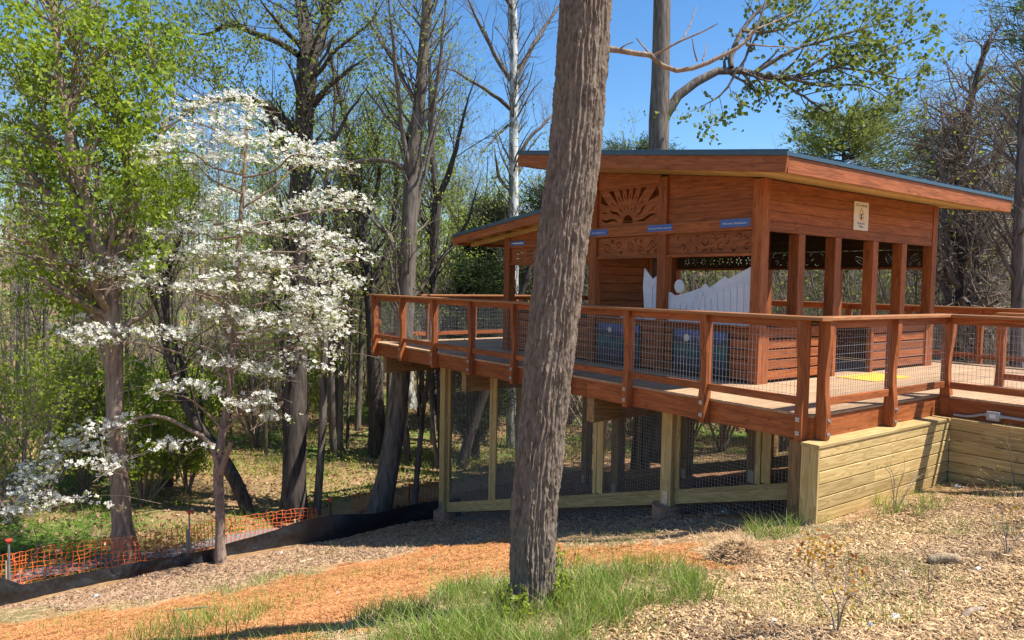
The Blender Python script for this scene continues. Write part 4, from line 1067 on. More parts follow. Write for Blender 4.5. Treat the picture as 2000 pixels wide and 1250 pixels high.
# ------------------------------------------------------------------ flowering dogwood
def dogwood():
    rng = np.random.default_rng(7)
    base, d = hit(431, 1101)
    t = thing('dogwood_tree', 'white flowering dogwood in layered tiers before the silt fence', 'tree', base)
    tr = [limb(((433, 1108, 13), (430, 1085, 10.5), (430, 1000, 9), (426, 930, 10), (432, 860, 8), (445, 780, 7), (455, 680, 6.2), (462, 560, 5.4), (470, 430, 4.6), (480, 300, 3.4), (483, 190, 2)), d, 0.3, 26),
          limb(((430, 925, 7), (440, 895, 6), (452, 862, 4.5)), d, -0.15),
          limb(((427, 915, 5.5), (408, 862, 4.6), (380, 845, 4), (330, 818, 3.6), (285, 812, 3.2), (235, 832, 2.4), (190, 845, 1.8), (150, 870, 1.2)), d, -0.5), limb(((235, 832, 2), (200, 860, 1.6), (205, 900, 1.2), (190, 940, .8)), d-.35, -0.3)]
    V, F = join([tubes(p[None], r[None], 12) for p, r in tr]); quadmesh('trunk', V, F, M['bark_dog'], t, True)
    tiers = [([(358,214),(420,192),(480,188),(512,232)],16,230,470,250), ([(340,228),(400,240),(450,226),(500,252)],12,160,474,260),
     ([(283,302),(360,266),(430,276),(520,270),(600,282),(655,312)],17,520,476,330), ([(290,322),(400,304),(500,300),(590,312),(668,326)],15,430,474,350),
     ([(320,440),(400,402),(450,374),(520,402),(600,396),(660,380),(712,404)],20,640,470,450), ([(308,455),(420,446),(520,442),(600,446),(692,486)],18,540,468,480),
     ([(600,470),(650,500),(700,505)],14,140,465,480),
     ([(150,540),(230,527),(300,512),(370,492),(450,492),(520,512),(600,522),(690,560)],20,900,460,600), ([(380,545),(480,542),(560,562),(620,582),(672,612)],22,480,460,620),
     ([(230,540),(330,556),(420,560)],16,200,460,620),
     ([(108,640),(160,652),(220,662),(300,652),(390,642)],22,300,450,720), ([(130,620),(200,640),(260,650)],14,90,450,720),
     ([(400,602),(470,620),(540,632),(600,604),(655,652)],24,560,455,690), ([(420,650),(500,655),(560,640),(640,680)],20,260,452,720),
     ([(318,765),(370,742),(420,772),(470,786),(525,775)],17,270,440,830), ([(400,700),(450,712),(520,722),(565,742)],16,200,448,780), ([(480,790),(530,812),(560,800)],9,50,446,800),
     ([(240,826),(150,852),(100,912),(60,952),(8,1012)],22,430,430,905), ([(150,872),(200,882),(245,902)],16,110,430,905), ([(170,900),(210,915),(240,905)],10,70,430,905), ([(120,960),(60,985),(20,1000)],18,90,430,905),
     ([(290,872),(340,864),(388,872)],9,80,432,880), ([(150,968),(205,988)],10,34,430,905), ([(-10,936),(40,925),(90,905)],14,90,430,905), ([(120,655),(90,655)],5,8,450,720),
     ([(560,692),(600,706),(640,722)],14,60,450,760), ([(640,560),(664,600),(672,655)],15,120,458,660), ([(560,590),(600,640),(585,690)],20,130,455,700)]
    fl = []; lf = []; br = []
    for pts, th, n, tx, ty in tiers:
        dz = rng.uniform(-0.9, 0.9); n = int(n*1.1)
        sp = resample(np.array(pts, float), 24)
        if n > 135 and not (ty == 905 and n < 500):
            # limb out of the trunk and along the tier in both directions
            for end in (0, -1):
                e = sp[end]; ty = ty+rng.uniform(-22, 40); q = [(tx, ty, 2.6), ((tx*2+e[0])/3, (ty+2*min(e[1], ty))/3+10, 2.2), (sp[12][0]*0.45+e[0]*.55, sp[12][1]*0.45+e[1]*.55+8, 1.5), (e[0], e[1]+3, 0.9)]
                P_, R_ = limb(q, d, dz, 14); br.append((P_[None], R_[None]))
        u = rng.random(n)*23; i = np.minimum(u.astype(int), 22); w = (u-i)[:, None]
        c = sp[i]*(1-w)+sp[i+1]*w
        # flowers sit on clumps along sprays so that gaps stay open
        ncl = max(3, n//6); ci = rng.integers(0, ncl, n); cc = c[rng.integers(0, n, ncl)]+rng.normal(size=(ncl, 2))*np.array([17, th*0.40]); cd = d+dz+rng.normal(size=ncl)*0.45
        xy = cc[ci]+rng.normal(size=(n, 2))*np.array([10, 4.2]); dep = cd[ci]+rng.normal(size=n)*0.12
        pos = CAM+dep[:, None]*(FV+RV*((xy[:, 0:1]-1000)/FPX)-UV*((xy[:, 1:2]-625)/FPX))
        fl.append(pos)
        # short spray under each clump
        cp = CAM+cd[:, None]*(FV+RV*((cc[:, 0:1]-1000)/FPX)-UV*((cc[:, 1:2]-625)/FPX))
        st = cp+np.stack([rng.normal(size=ncl)*0.28, rng.normal(size=ncl)*0.28, -0.06-0.14*rng.random(ncl)], 1)
        md = (cp+st)/2+rng.normal(size=(ncl, 3))*0.05
        br.append((np.stack([st, md, cp], 1), np.tile(np.array([0.006, 0.004, 0.002]), (ncl, 1))))
        m_ = int(n*0.8); k_ = rng.integers(0, n, m_); lf.append(pos[k_]+rng.normal(size=(m_, 3))*0.05-np.array([0, 0, 0.05]))
    C = np.concatenate(fl); n = len(C)
    nrm = unit(rng.normal(size=(n, 3))*0.55+np.array([0.05, -0.35, 0.8])); r0 = rng.normal(size=(n, 3)); a = unit(np.cross(nrm, r0)); b_ = np.cross(nrm, a); s = (0.040*(0.72+0.5*rng.random(n)))[:, None]
    Vs = []
    for k in range(4):
        u = a*math.cos(k*math.pi/2)+b_*math.sin(k*math.pi/2); v = np.cross(nrm, u)
        Vs.append(np.stack([C+u*s*0.08-v*s*0.06, C+u*s*0.62-v*s*0.44+nrm*s*0.10, C+u*s*1.0+nrm*s*0.26, C+u*s*0.62+v*s*0.44+nrm*s*0.10], 1))
    V = np.stack(Vs, 1).reshape(-1, 3); F = np.arange(len(V)).reshape(-1, 4)
    V2, F2 = join([tubes(p, r, 5 if len(p) == 1 else 3) for p, r in br]); quadmesh('branches', V2, F2, M['bark_dog'], t, True)
    quadmesh('blossom', V, F, M['petal'], t)
    V, F = leaves(np.concatenate(lf), 0.06, rng, 0.45); quadmesh('young_leaves', V, F, M['leaf_pale'], t)
dogwood()

# ------------------------------------------------------------------ left leafing tree
def cloud(pts, n, d, sd, rng, spread=(26, 20), per=22, rad=0.17):
    """leaf clumps around picture points, in depth d +- sd"""
    pts = np.array(pts, float); m_ = max(1, n//per)
    c = pts[rng.integers(0, len(pts), m_)]+rng.normal(size=(m_, 2))*np.array(spread); dd = d+rng.normal(size=m_)*sd
    p = CAM+dd[:, None]*(FV+RV*((c[:, 0:1]-1000)/FPX)-UV*((c[:, 1:2]-625)/FPX))
    return np.repeat(p, per, 0)+rng.normal(size=(m_*per, 3))*np.array([rad, rad, rad*0.6])
def green_tree():
    rng = np.random.default_rng(21)
    base, d = hit(243, 1098)
    limbs = [[(248,1110,30),(243,1085,21),(234,950,17),(224,800,16),(222,640,16),(216,560,18),(205,510,16),(188,455,12),(172,400,11),(142,285,10),(122,180,8),(108,60,6),(100,-40,5)],
             [(205,515,11),(150,445,9),(92,385,9),(32,332,8),(-30,305,6)], [(210,530,12),(238,470,9),(262,380,9),(266,330,9),(228,245,9),(202,120,7),(190,-20,5)],
             [(225,545,10),(262,480,8),(245,400,7),(240,300,7),(232,200,6),(245,60,4)], [(160,420,7),(118,330,8),(85,260,7),(40,190,5),(-10,120,4)], [(172,405,5),(132,300,6),(140,200,5),(155,90,4),(160,-20,3)],
             [(215,620,9),(185,520,8),(130,520,6),(60,480,7),(0,470,6)], [(222,690,10),(190,640,10),(165,560,9),(110,500,7),(60,440,5)], [(262,360,6),(300,300,4),(330,240,4),(345,180,3)], [(240,300,5),(280,230,4),(300,150,3),(310,60,2.5)],
             [(228,760,8),(190,660,10),(172,620,9),(120,540,7),(85,520,5)]]
    ex = []
    for pts, n in (([(30,40),(80,90),(60,150),(110,120),(140,60),(180,40),(230,70),(270,40),(300,90),(210,120),(150,170),(120,220),(60,240)],4200), ([(160,230),(220,180),(280,170),(310,130),(330,60),(290,230),(240,260),(190,290),(130,290)],2700),
                   ([(60,300),(100,340),(40,380),(130,370),(200,330),(300,310),(340,330),(320,370)],1400), ([(100,440),(140,420),(160,460),(240,400),(260,450),(290,500),(250,520),(90,480)],1200),
                   ([(30,500),(50,540),(110,600),(130,560),(180,590),(320,390),(350,360),(70,580)],900), ([(20,20),(10,90),(20,160),(15,230)],800), ([(270,260),(250,330),(280,400)],900)):
        ex.append(cloud(pts, n, d+0.3, 1.1, rng, (30, 26), 30, .14))
    make_tree('leafing_tree', 'fresh green leafing tree with spreading limbs at the left', d, limbs, M['bark_tan'], rng,
              [dict(n=240, lo=.8, hi=1.9, up=.25, tmin=.35), dict(n=900, lo=.3, hi=.8, up=.2)], dict(n=3200, size=.11, mat='leaf_green', jit=.1, extra=np.concatenate(ex), ratio=.5), S=14, drift=1.4)
green_tree()

# ------------------------------------------------------------------ the other trunks that can be told apart
R7 = np.random.default_rng(31)
TW = lambda a, b_, c=None: [dict(n=a, lo=.9, hi=2.4, up=.35, tmin=.35, rad=.24), dict(n=b_, lo=.35, hi=1.1, up=.25, rad=.5)]+([dict(n=c, lo=.15, hi=.5, up=.2, rad=.55, rmin=.0022)] if c else [])
d4 = hit(574, 1012)[1]
make_tree('dark_straight_tree', 'tall dark straight trunk forking high beside the dogwood', d4, [
    [(573,1018,30),(574,990,24),(577,800,21.5),(583,560,18.5),(591,330,17),(596,200,18),(601,118,21)],
    [(596,140,12),(588,70,10),(570,-30,9)], [(601,120,12),(602,60,10),(592,-30,8)], [(606,125,14),(620,55,12),(645,-40,10)],
    [(584,108,7),(540,82,6),(500,70,6),(455,56,6),(400,74,4),(340,70,3)], [(577,258,8),(540,222,7),(500,197,7),(440,190,6),(370,198,5),(330,170,3)], [(590,95,6),(560,60,5),(530,30,4),(500,-20,3)],
    [(606,165,5),(660,100,4),(735,38,3),(760,0,2)], [(609,205,6),(640,170,5),(690,125,4),(730,95,3)], [(580,390,6),(555,290,7),(520,225,6),(470,200,4)], [(598,330,6),(640,300,4),(690,210,3.5),(720,160,2.5)]],
    M['bark_dark'], R7, TW(190, 620, 900), dict(n=3600, size=.075, mat='leaf_tulip', jit=.05, extra=np.concatenate([cloud([(400,30),(360,60),(440,20),(500,60),(380,110),(420,130),(470,100),(350,20),(540,20),(440,170)], 2600, d4, 1.2, R7, (26,20), 10, .16), cloud([(700,40),(670,90),(760,40),(720,120),(640,20)], 900, d4, 1, R7, (26,22), 8, .15)])), S=16, drift=1.6)
d5 = hit(620, 1006)[1]
make_tree('slender_tree', 'slender curving trunk just right of the dark straight trunk', d5, [[(618,1010,8),(626,900,7.4),(631,800,7.2),(633,690,7),(640,560,6),(632,450,5),(640,330,4),(655,220,3),(650,120,2)], [(631,740,3.5),(645,725,3),(660,700,2)], [(634,620,4),(610,540,3),(590,470,2)], [(638,480,3),(670,400,3),(700,330,2)]],
    M['bark_grey'], R7, TW(60, 200, 300), dict(n=700, size=.07, mat='leaf_pale'))
d6 = hit(742, 1000)[1]
make_tree('leaning_sycamore', 'leaning patchy barked tree rising through the railing end with three stems', d6, [
    [(738,1008,25),(745,985,22),(765,880,20),(783,740,18),(793,600,16.5),(799,450,15.5),(806,320,14.5),(820,190,11.5),(830,70,10.5),(838,-40,10)],
    [(804,345,5.5),(786,270,5),(776,180,4.6),(764,80,4.4),(757,-60,4.2)], [(816,350,4),(840,240,4),(852,130,4),(866,-60,3.6)], [(812,430,4),(838,300,3.8),(854,220,3.4),(877,105,3)],
    [(808,190,5),(770,120,4.5),(730,60,4),(695,0,3)], [(795,330,5),(740,315,5),(690,318,4),(640,330,3)], [(798,560,5),(770,480,5),(735,440,4.5),(690,400,3)]],
    M['bark_grey'], R7, TW(150, 560, 800), dict(n=1700, size=.07, mat='leaf_pale'), S=16, drift=1.5)
d7 = hit(735, 890)[1]
make_tree('dark_forked_tree', 'dark trunk with a stubbed limb behind the deck end', d7, [
    [(735,896,18),(736,860,16),(735,780,15),(730,700,13),(724,600,11),(712,500,10),(700,400,9),(690,320,7),(668,200,5),(640,90,3)],
    [(735,760,9),(745,720,10),(741,705,8)], [(722,590,7),(745,520,6),(765,440,5),(770,330,4),(745,200,3)], [(712,500,7),(670,430,6),(640,350,5),(610,300,3)], [(704,440,6),(735,370,5),(730,280,4),(700,180,3)], [(718,560,5),(690,520,5),(660,480,4),(630,400,3)]],
    M['bark_dark'], R7, TW(200, 800, 1100), dict(n=1800, size=.075, mat='leaf_pale'), S=12, drift=2)
d8 = hit(868, 915)[1]
make_tree('forked_tree', 'brown forked trunk rising behind the deck before the low roof', d8, [
    [(872,920,15),(868,890,13),(862,780,9),(857,700,8.5),(846,600,8),(848,500,8.5),(850,430,9),(854,390,9)],
    [(854,395,6),(846,320,6),(840,250,5),(838,120,4),(830,-20,3)], [(853,400,7),(875,345,6.5),(890,300,5),(905,240,4),(930,150,3)], [(866,860,5),(852,800,5),(848,740,5),(850,640,3)], [(850,470,4),(820,420,4),(800,330,3)], [(848,520,4),(880,480,4),(915,420,3),(940,330,2)]],
    M['bark_dark'], R7, TW(160, 620, 900), dict(n=1300, size=.075, mat='leaf_pale'), drift=1.8)
d9 = hit(903, 915)[1]
make_tree('tilted_tree', 'dark tilted trunk seen through the mesh left of the big trunk', d9, [[(900,918,12),(915,860,10),(945,770,9),(975,690,8),(1010,600,6),(1040,500,5),(1060,380,3)], [(945,770,4),(930,700,4),(925,600,3)]], M['bark_dark'], R7, TW(40, 120))
d11 = hit(815, 992)[1]
make_tree('ribbon_sapling', 'thin forked sapling left of the leftmost stilt', d11, [[(810,996,6),(814,930,5.5),(822,850,5),(828,790,4.5),(838,720,4),(842,600,3)], [(822,840,3.5),(818,780,3.2),(812,700,2.5)]], M['bark_grey'], R7, TW(24, 70))
make_tree('grey_sapling', 'straight grey sapling between the leaning tree and the stilt', hit(795, 905)[1], [[(797,908,8),(793,850,7),(790,780,6),(788,700,5),(792,560,4),(800,420,3)]], M['bark_grey'], R7, TW(40, 120))
make_tree('pale_tree', 'pale straight trunk standing far back on the grass slope', hit(802, 797)[1], [[(804,800,14),(801,780,10),(799,740,9),(797,600,8),(796,420,7),(800,250,5)]], M['bark_white'], R7, TW(60, 200, 300))
make_tree('red_stemmed_sapling', 'thin reddish stem beside the brown forked trunk', d8*0.98, [[(855,915,4.5),(848,860,4),(843,800,3.6),(838,740,3),(835,600,2.4)]], M['bark_dog'], R7, TW(14, 40))
d12 = 24.0
make_tree('white_sycamore', 'white barked straight tree above the left roof end', d12, [
    [(1000,900,13),(1002,640,11),(1003,420,10),(1003,300,9),(1004,180,8.5),(1003,60,8),(1000,-40,7.5)],
    [(1008,152,5.5),(1030,108,5),(1058,60,4),(1092,14,3),(1110,-30,2)], [(997,158,5),(965,105,4.5),(930,50,4),(900,-20,3)], [(998,214,4.5),(965,190,4),(930,165,3.5),(880,140,3),(850,145,2)], [(1000,372,4),(975,350,3.5),(965,310,3),(962,280,2)], [(1008,310,4),(1040,262,3.5),(1075,225,3),(1110,180,2)], [(999,240,3),(970,270,3),(940,310,2.4)], [(1002,20,4),(990,0,3.5),(970,-30,2)]],
    M['bark_white'], R7, TW(150, 700, 1400), None, drift=2, twmat=M['bark_grey'])
d13 = 19.0
make_tree('limb_tree', 'grey straight trunk with an arching leafy limb above the pavilion roof', d13, [
    [(1283,900,28),(1284,600,22),(1285,420,20),(1286,320,19),(1287,240,20),(1290,150,17.5),(1292,60,17),(1294,-60,16)],
    [(1300,226,10),(1320,190,9.5),(1355,158,9),(1395,138,8),(1430,131,7.5),(1470,137,7),(1520,150,6),(1580,145,5),(1650,130,4),(1740,100,3),(1860,60,1.6)],
    [(1428,132,6),(1434,95,5.5),(1452,55,4.5),(1490,10,3.5),(1520,-30,2.5)], [(1480,138,4.5),(1550,100,3.6),(1640,72,2.8),(1740,40,2),(1800,12,1.4)], [(1530,150,4),(1600,172,3),(1690,180,2.2),(1750,205,1.6),(1800,176,1)],
    [(1500,142,4),(1545,175,3.2),(1600,210,2.4),(1650,255,1.4)], [(1560,147,3),(1620,110,2.6),(1690,60,2),(1740,10,1.4)], [(1440,132,3),(1420,175,2.2),(1380,205,1.6),(1340,225,1)], [(1640,132,2.6),(1720,140,2),(1790,150,1.4),(1830,130,1)], [(1450,60,3),(1510,60,2.6),(1580,30,2),(1640,-10,1.4)]],
    M['bark_grey'], R7, [dict(n=150, lo=.6, hi=1.5, up=.12, tmin=.25, rad=.5), dict(n=520, lo=.25, hi=.7, up=.05, rad=.6)],
    dict(n=2000, size=.125, mat='leaf_tulip', jit=.06, ratio=.85, extra=np.concatenate([cloud([(1560,30),(1600,80),(1650,60),(1700,40),(1620,130),(1680,110),(1560,110),(1720,90),(1530,150),(1640,170)], 900, d13, .9, R7, (34,26), 8, .2), cloud([(1400,235),(1430,215),(1360,225),(1580,260),(1600,300),(1640,260),(1560,230)], 260, d13, .6, R7, (22,16), 8, .16)])), S=18, drift=1.2, twig_from=1)
make_tree('slanting_trunk', 'thick slanting dead trunk behind the dogwood stem', hit(482, 1003)[1], [[(486,1008,13),(470,960,13),(440,905,13),(400,850,11),(362,790,9),(335,720,7),(318,640,5),(305,560,3)], [(362,790,5),(355,720,4),(345,640,3)]], M['bark_dark'], R7, TW(30, 80))
make_tree('shaded_tree', 'dark trunk in the undergrowth between the leafing tree and dogwood', hit(327, 950)[1], [[(328,955,11),(327,900,9.5),(330,800,9),(328,700,8.5),(322,600,8),(310,480,7),(305,380,5),(315,250,4)], [(326,640,5),(290,560,4),(262,480,3)], [(318,560,4),(350,470,4),(390,380,3)]], M['bark_dark'], R7, TW(80, 260, 300), dict(n=900, size=.08, mat='leaf_green'))
make_tree('vine_trunk', 'grey vine covered trunk right of the slender curving trunk', hit(655, 885)[1], [[(660,890,15),(654,850,11),(650,760,10),(648,680,10),(646,600,9),(655,480,8),(665,380,6),(690,250,4)], [(652,700,4),(668,640,4),(680,560,3)], [(648,620,5),(620,540,4),(600,430,3)]], M['bark_grey'], R7, TW(80, 260, 300), dict(n=700, size=.08, mat='leaf_pale'))
make_tree('beam_shaded_trunk', 'thick dark trunk half lit under the middle beam', hit(1252, 925)[1], [[(1250,928,22),(1252,880,19),(1258,800,18),(1262,700,17),(1266,560,16),(1272,400,12)]], M['bark_dark'], R7, TW(30, 80))
make_tree('edge_tree', 'brown trunk at the right picture edge beyond the deck', 15.5, [[(1986,760,13),(1988,600,12),(1990,480,12),(1994,380,11),(1998,280,10),(2004,150,8)], [(1988,560,5),(1960,500,4),(1930,440,3)]], M['bark_grey'], R7, TW(60, 240, 300))
make_tree('tangled_vine_tree', 'dark vine tangled tree behind the right end of the roof', 18.5, [
    [(1885,760,24),(1888,640,22),(1890,540,20),(1884,450,17),(1876,370,12),(1880,280,9),(1900,180,6),(1930,80,4)],
    [(1886,470,8),(1920,452,8),(1960,462,7),(2010,458,6)], [(1884,440,9),(1860,380,8),(1836,330,6),(1830,250,4)], [(1880,400,7),(1925,330,6),(1960,270,5),(1990,190,3)], [(1890,560,8),(1862,500,8),(1850,440,7),(1840,370,4)], [(1890,600,6),(1930,540,5),(1975,520,4)], [(1878,340,5),(1850,260,4),(1842,170,3)], [(1888,520,6),(1945,400,5),(2000,330,4)]],
    M['bark_dark'], R7, [dict(n=240, lo=1.0, hi=2.6, up=.1, tmin=.1, rad=.4, wig=.35), dict(n=1400, lo=.5, hi=1.5, up=.1, wig=.3, rmin=.004), dict(n=2600, lo=.25, hi=.7, up=.1, wig=.25, rmin=.003)], dict(n=900, size=.09, mat='leaf_yellow'), drift=2.2, twmat=M['twig'])

# ------------------------------------------------------------------ copied trees: built once, then set out
def proto(name, rng, H, mat, trunk_r, lean=0.05, limbs=14, lv=(140, 700, 1400), leaf=None, stems=1, spread=.8, tmin=.3, twmat=None, lo=(.12, .3)):
    P0 = []; R0 = []
    for s_ in range(stems):
        dx, dy = rng.normal(size=2)*(lean+0.10*(stems > 1))
        k = 14; tt = np.linspace(0, 1, k); wob = np.cumsum(rng.normal(size=(k, 2))*0.018*H/6, axis=0)
        P0.append(np.stack([dx*H*tt+wob[:, 0]*tt, dy*H*tt+wob[:, 1]*tt, H*tt*(1-0.2*(s_ > 0)*rng.random())], 1)); R0.append(trunk_r*(1-0.85*tt)+0.004)
    P0 = np.stack(P0); R0 = np.stack(R0)
    t = bpy.data.objects.new(name, None); link(t)
    V, F = tubes(P0, R0, 9 if stems < 3 else 5); V[:, 2] -= 0.05
    quadmesh('trunk', V, F, mat, t, True)
    c = spawn(P0, R0, limbs, H*lo[0], H*lo[1], rng, spread, .3, 6, tmin, .97, .36, .12)
    parts = [tubes(*c, 5)]; last = c
    q = c; L = H*0.17
    for i, n in enumerate(lv):
        q = spawn(q[0], q[1], n, L*0.4, L, rng, .75, .2, 4, .2, 1.0, .55, .16, 0.0036 if i < 2 else 0.0030); parts.append(tubes(*q, 3)); last = q; L *= .55
    V, F = join(parts); quadmesh('branches', V, F, twmat or mat, t, False)
    if leaf:
        C = along(last[0], leaf['n'], rng, leaf.get('jit', .08)); V, F = leaves(C, leaf['size'], rng, leaf.get('ratio', .6), leaf.get('hang', .2)); quadmesh('crown', V, F, M[leaf['mat']], t)
    return t
def evergreen(name, rng, H, rad, mat, z0=0.25, n=230, per=85, shape=1.0):
    t = bpy.data.objects.new(name, None); link(t)
    tt = np.linspace(0, 1, 10); P0 = np.stack([0.15*np.sin(3*tt), 0.1*np.sin(4*tt), H*tt], 1)[None]; R0 = (0.17*(1-.9*tt)+.01)[None]
    V, F = tubes(P0, R0, 8); quadmesh('trunk', V, F, M['bark_dark'], t, True)
    u = z0+(1-z0)*rng.random(n)**0.9; a = rng.random(n)*2*np.pi; L = rad*(0.35+0.65*np.sin(np.pi*np.clip((1-u)/(1-z0)*0.9+.1, 0, 1))**shape)*(0.55+.6*rng.random(n))
    s = np.stack([np.zeros(n), np.zeros(n), u*H], 1); e = s+np.stack([np.cos(a)*L, np.sin(a)*L, L*0.25*rng.random(n)+0.1], 1)
    P = np.stack([s, s*.6+e*.4-np.array([0, 0, .05]), e], 1); V, F = tubes(P, np.tile(np.array([.03, .02, .006]), (n, 1)), 4); quadmesh('branches', V, F, M['bark_dark'], t)
    k = rng.integers(0, n, n*per); w = (0.3+0.75*rng.random(n*per))[:, None]; C = s[k]*(1-w)+e[k]*w+rng.normal(size=(n*per, 3))*0.14
    dirs = unit(unit(e[k]-s[k])+rng.normal(size=(n*per, 3))*0.55+np.array([0, 0, .3])); sz = (0.20*(.6+.8*rng.random(n*per)))[:, None]
    b_ = unit(np.cross(dirs, rng.normal(size=(n*per, 3))))*0.016
    V = np.stack([C-b_, C+b_, C+dirs*sz+b_*.4, C+dirs*sz-b_*.4], 1).reshape(-1, 3); quadmesh('crown', V, np.arange(len(V)).reshape(-1, 4), mat, t)
    return t
USED = set()
def put(p, loc, rz, sc, label, cat, group, name=None):
    """first use moves the prototype itself, later uses copy it and its parts"""
    if p.name in USED:
        o = p.copy(); COL.objects.link(o)
        for c in p.children:
            q = c.copy(); COL.objects.link(q); q.parent = o
            for g_ in c.children:
                q2 = g_.copy(); COL.objects.link(q2); q2.parent = q
    else: o = p; USED.add(p.name)
    o.matrix_basis = Matrix.Translation(Vector([float(v) for v in loc])) @ Matrix.Rotation(rz, 4, 'Z') @ Matrix.Diagonal((sc, sc, sc, 1))
    tag(o, label, cat, group); return o
rg = np.random.default_rng(77)
bareA = proto('bare_tree', rg, 13, M['bark_grey'], .10, .04, 14, (120, 600, 1200), twmat=M['twig'])
bareB = proto('bare_tree', rg, 12, M['bark_dark'], .085, .06, 15, (130, 600, 1200), spread=.95, twmat=M['twig'])
bareC = proto('bare_tree', rg, 14, M['twig'], .085, .05, 12, (120, 560, 1100), spread=.6)
leafA = proto('leafing_wood_tree', rg, 12, M['bark_grey'], .12, .05, 18, (170, 800), dict(n=3600, size=.11, mat='leaf_pale', jit=.12))
leafB = proto('leafing_wood_tree', rg, 10, M['bark_dark'], .09, .07, 18, (170, 800), dict(n=4200, size=.11, mat='leaf_yellow', jit=.12))
thin = proto('thin_stem', rg, 9, M['bark_grey'], .05, .05, 9, (70, 240), dict(n=500, size=.09, mat='leaf_pale', jit=.1))
shrubA = proto('leafing_shrub', rg, 3.0, M['twig'], .02, .16, 60, (300, 700), dict(n=1700, size=.095, mat='leaf_yellow', jit=.08), stems=9, tmin=.12, lo=(.2, .5))
shrubB = proto('leafing_shrub', rg, 2.6, M['twig'], .02, .2, 60, (300, 700), dict(n=3200, size=.095, mat='leaf_green', jit=.08), stems=9, tmin=.1, lo=(.2, .5))
brush = proto('bare_brush', rg, 3.4, M['twig_pale'], .02, .2, 90, (500, 1400), None, stems=12, tmin=.08, lo=(.25, .6), spread=1.0)
brush2 = proto('bare_brush', rg, 4.2, M['twig'], .025, .16, 90, (600, 1600), dict(n=700, size=.07, mat='leaf_pale', jit=.05), stems=9, tmin=.08, lo=(.25, .55), spread=.9)
pineA = evergreen('pine_tree', rg, 11, 2.9, M['needle_yel'], .30, 230, 105)
pineB = evergreen('pine_tree', rg, 12, 2.6, M['needle'], .35)
cedar = evergreen('cedar_tree', rg, 7, 1.5, M['needle_dark'], .08, 200, 80)

MARKS = [(-20, 'the left picture edge'), (225, 'the leafing tree'), (330, 'the shaded dark trunk'), (440, 'the dogwood'), (577, 'the dark straight trunk'), (632, 'the slender trunk'), (735, 'the dark forked tree'), (790, 'the leaning tree'), (850, 'the brown forked trunk'),
         (930, 'the low roof'), (1003, 'the white tree'), (1100, 'the big trunk'), (1222, 'the sun panel'), (1285, 'the grey limb tree'), (1400, 'the cloud panel'), (1480, 'the corner post'), (1560, 'the second sunny post'), (1680, 'the white sign'), (1760, 'the last sunny posts'), (1830, 'the end post'), (1885, 'the vine tangled tree'), (1988, 'the edge trunk')]
PLACED = []
def relabel():
    by = {}
    for o, x, d, base in PLACED:
        mx, mn = min(MARKS, key=lambda q: abs(q[0]-x)); w = 'behind' if abs(mx-x) < 14 else ('left of' if x < mx else 'right of')
        by.setdefault((base, w, mn), []).append((d, o))
    for (base, w, mn), L in by.items():
        L.sort(key=lambda q: q[0]); n = len(L)
        for i, (d, o) in enumerate(L):
            pre = '' if n == 1 else ('nearer ' if i == 0 else 'farther ') if n == 2 else ('nearest ', 'second nearest ', 'third nearest ', 'fourth nearest ', 'fifth nearest ')[min(i, 4)]
            o['label'] = pre+base+', '+w+' '+mn
def place(p, x, d, sc, label, cat, group):
    if group.startswith('evergreens'): pass
    else:
        o = put(p, stand(x, d)-np.array([0, 0, .05]), rg.random()*6.28, sc*(0.9+.2*rg.random()), label, cat, group); PLACED.append((o, x, d, label)); return
    put(p, stand(x, d)-np.array([0, 0, .05]), rg.random()*6.28, sc*(0.9+.2*rg.random()), label, cat, group)
# evergreens that show singly
for p, x, d, sc, lab in ((pineA, 1640, 30, 1.10, 'yellowish round pine crown above the middle of the roof'), (pineB, 1240, 30, .98, 'dark green pine behind the roof right of the big trunk'), (pineB, 1820, 34, 1.0, 'grey green pine rising above the right end of the roof'),
                         (pineB, 1350, 36, .95, 'small dark pine behind the grey limb tree'), (cedar, 965, 27, 1.25, 'dark cedar under the low roof end'), (cedar, 935, 22, .9, 'low dark cedar behind the far left pavilion post'),
                         (pineB, 2040, 30, 1.3, 'dark pine at the upper right picture edge'), (pineA, 1540, 38, 1.1, 'olive pine left of the round pine crown'), (cedar, 1080, 33, 1.5, 'dark cedar mostly hidden behind the big trunk')):
    place(p, x, d, sc, lab, 'tree', 'evergreens behind the pavilion')
# wood behind: told apart only by kind
for x, d in [(60,26),(130,33),(270,30),(380,27),(430,33),(545,36),(640,34),(690,38),(760,31),(880,33),(930,38),(1060,36),(20,40),(300,42)]:
    place([bareA, bareB, bareC][rg.integers(3)], x, d, .95, 'bare grey tree in the wood', 'tree', 'bare trees in the left wood')
for x, d in [(1180,27),(1230,34),(1330,30),(1400,36),(1450,27),(1500,33),(1560,28),(1720,30),(1760,24),(1800,30),(1850,24),(1900,28),(1950,22),(1990,26),(2040,20),(1930,34),(1680,38),(1110,30)]:
    place([bareA, bareB, bareC][rg.integers(3)], x, d, .62+.16*rg.random(), 'bare branching tree behind the roof', 'tree', 'bare trees behind the pavilion')
for x, d in [(90,21),(160,28),(250,25),(350,30),(470,29),(560,24),(610,33),(700,26),(790,36),(850,24),(920,29),(30,30),(1000,40),(420,38),(665,22),(760,26),(820,29),(890,34),(960,27),(530,31)]:
    place([leafA, leafB][rg.integers(2)], x, d, .72+.2*rg.random(), 'pale green leafing tree', 'tree', 'leafing trees in the left wood')
for x, d in [(1200,31),(1420,29),(1600,36),(1740,27),(1880,31)]:
    place([leafA, leafB][rg.integers(2)], x, d, .55, 'small leafing tree behind the pavilion', 'tree', 'leafing trees behind the pavilion')
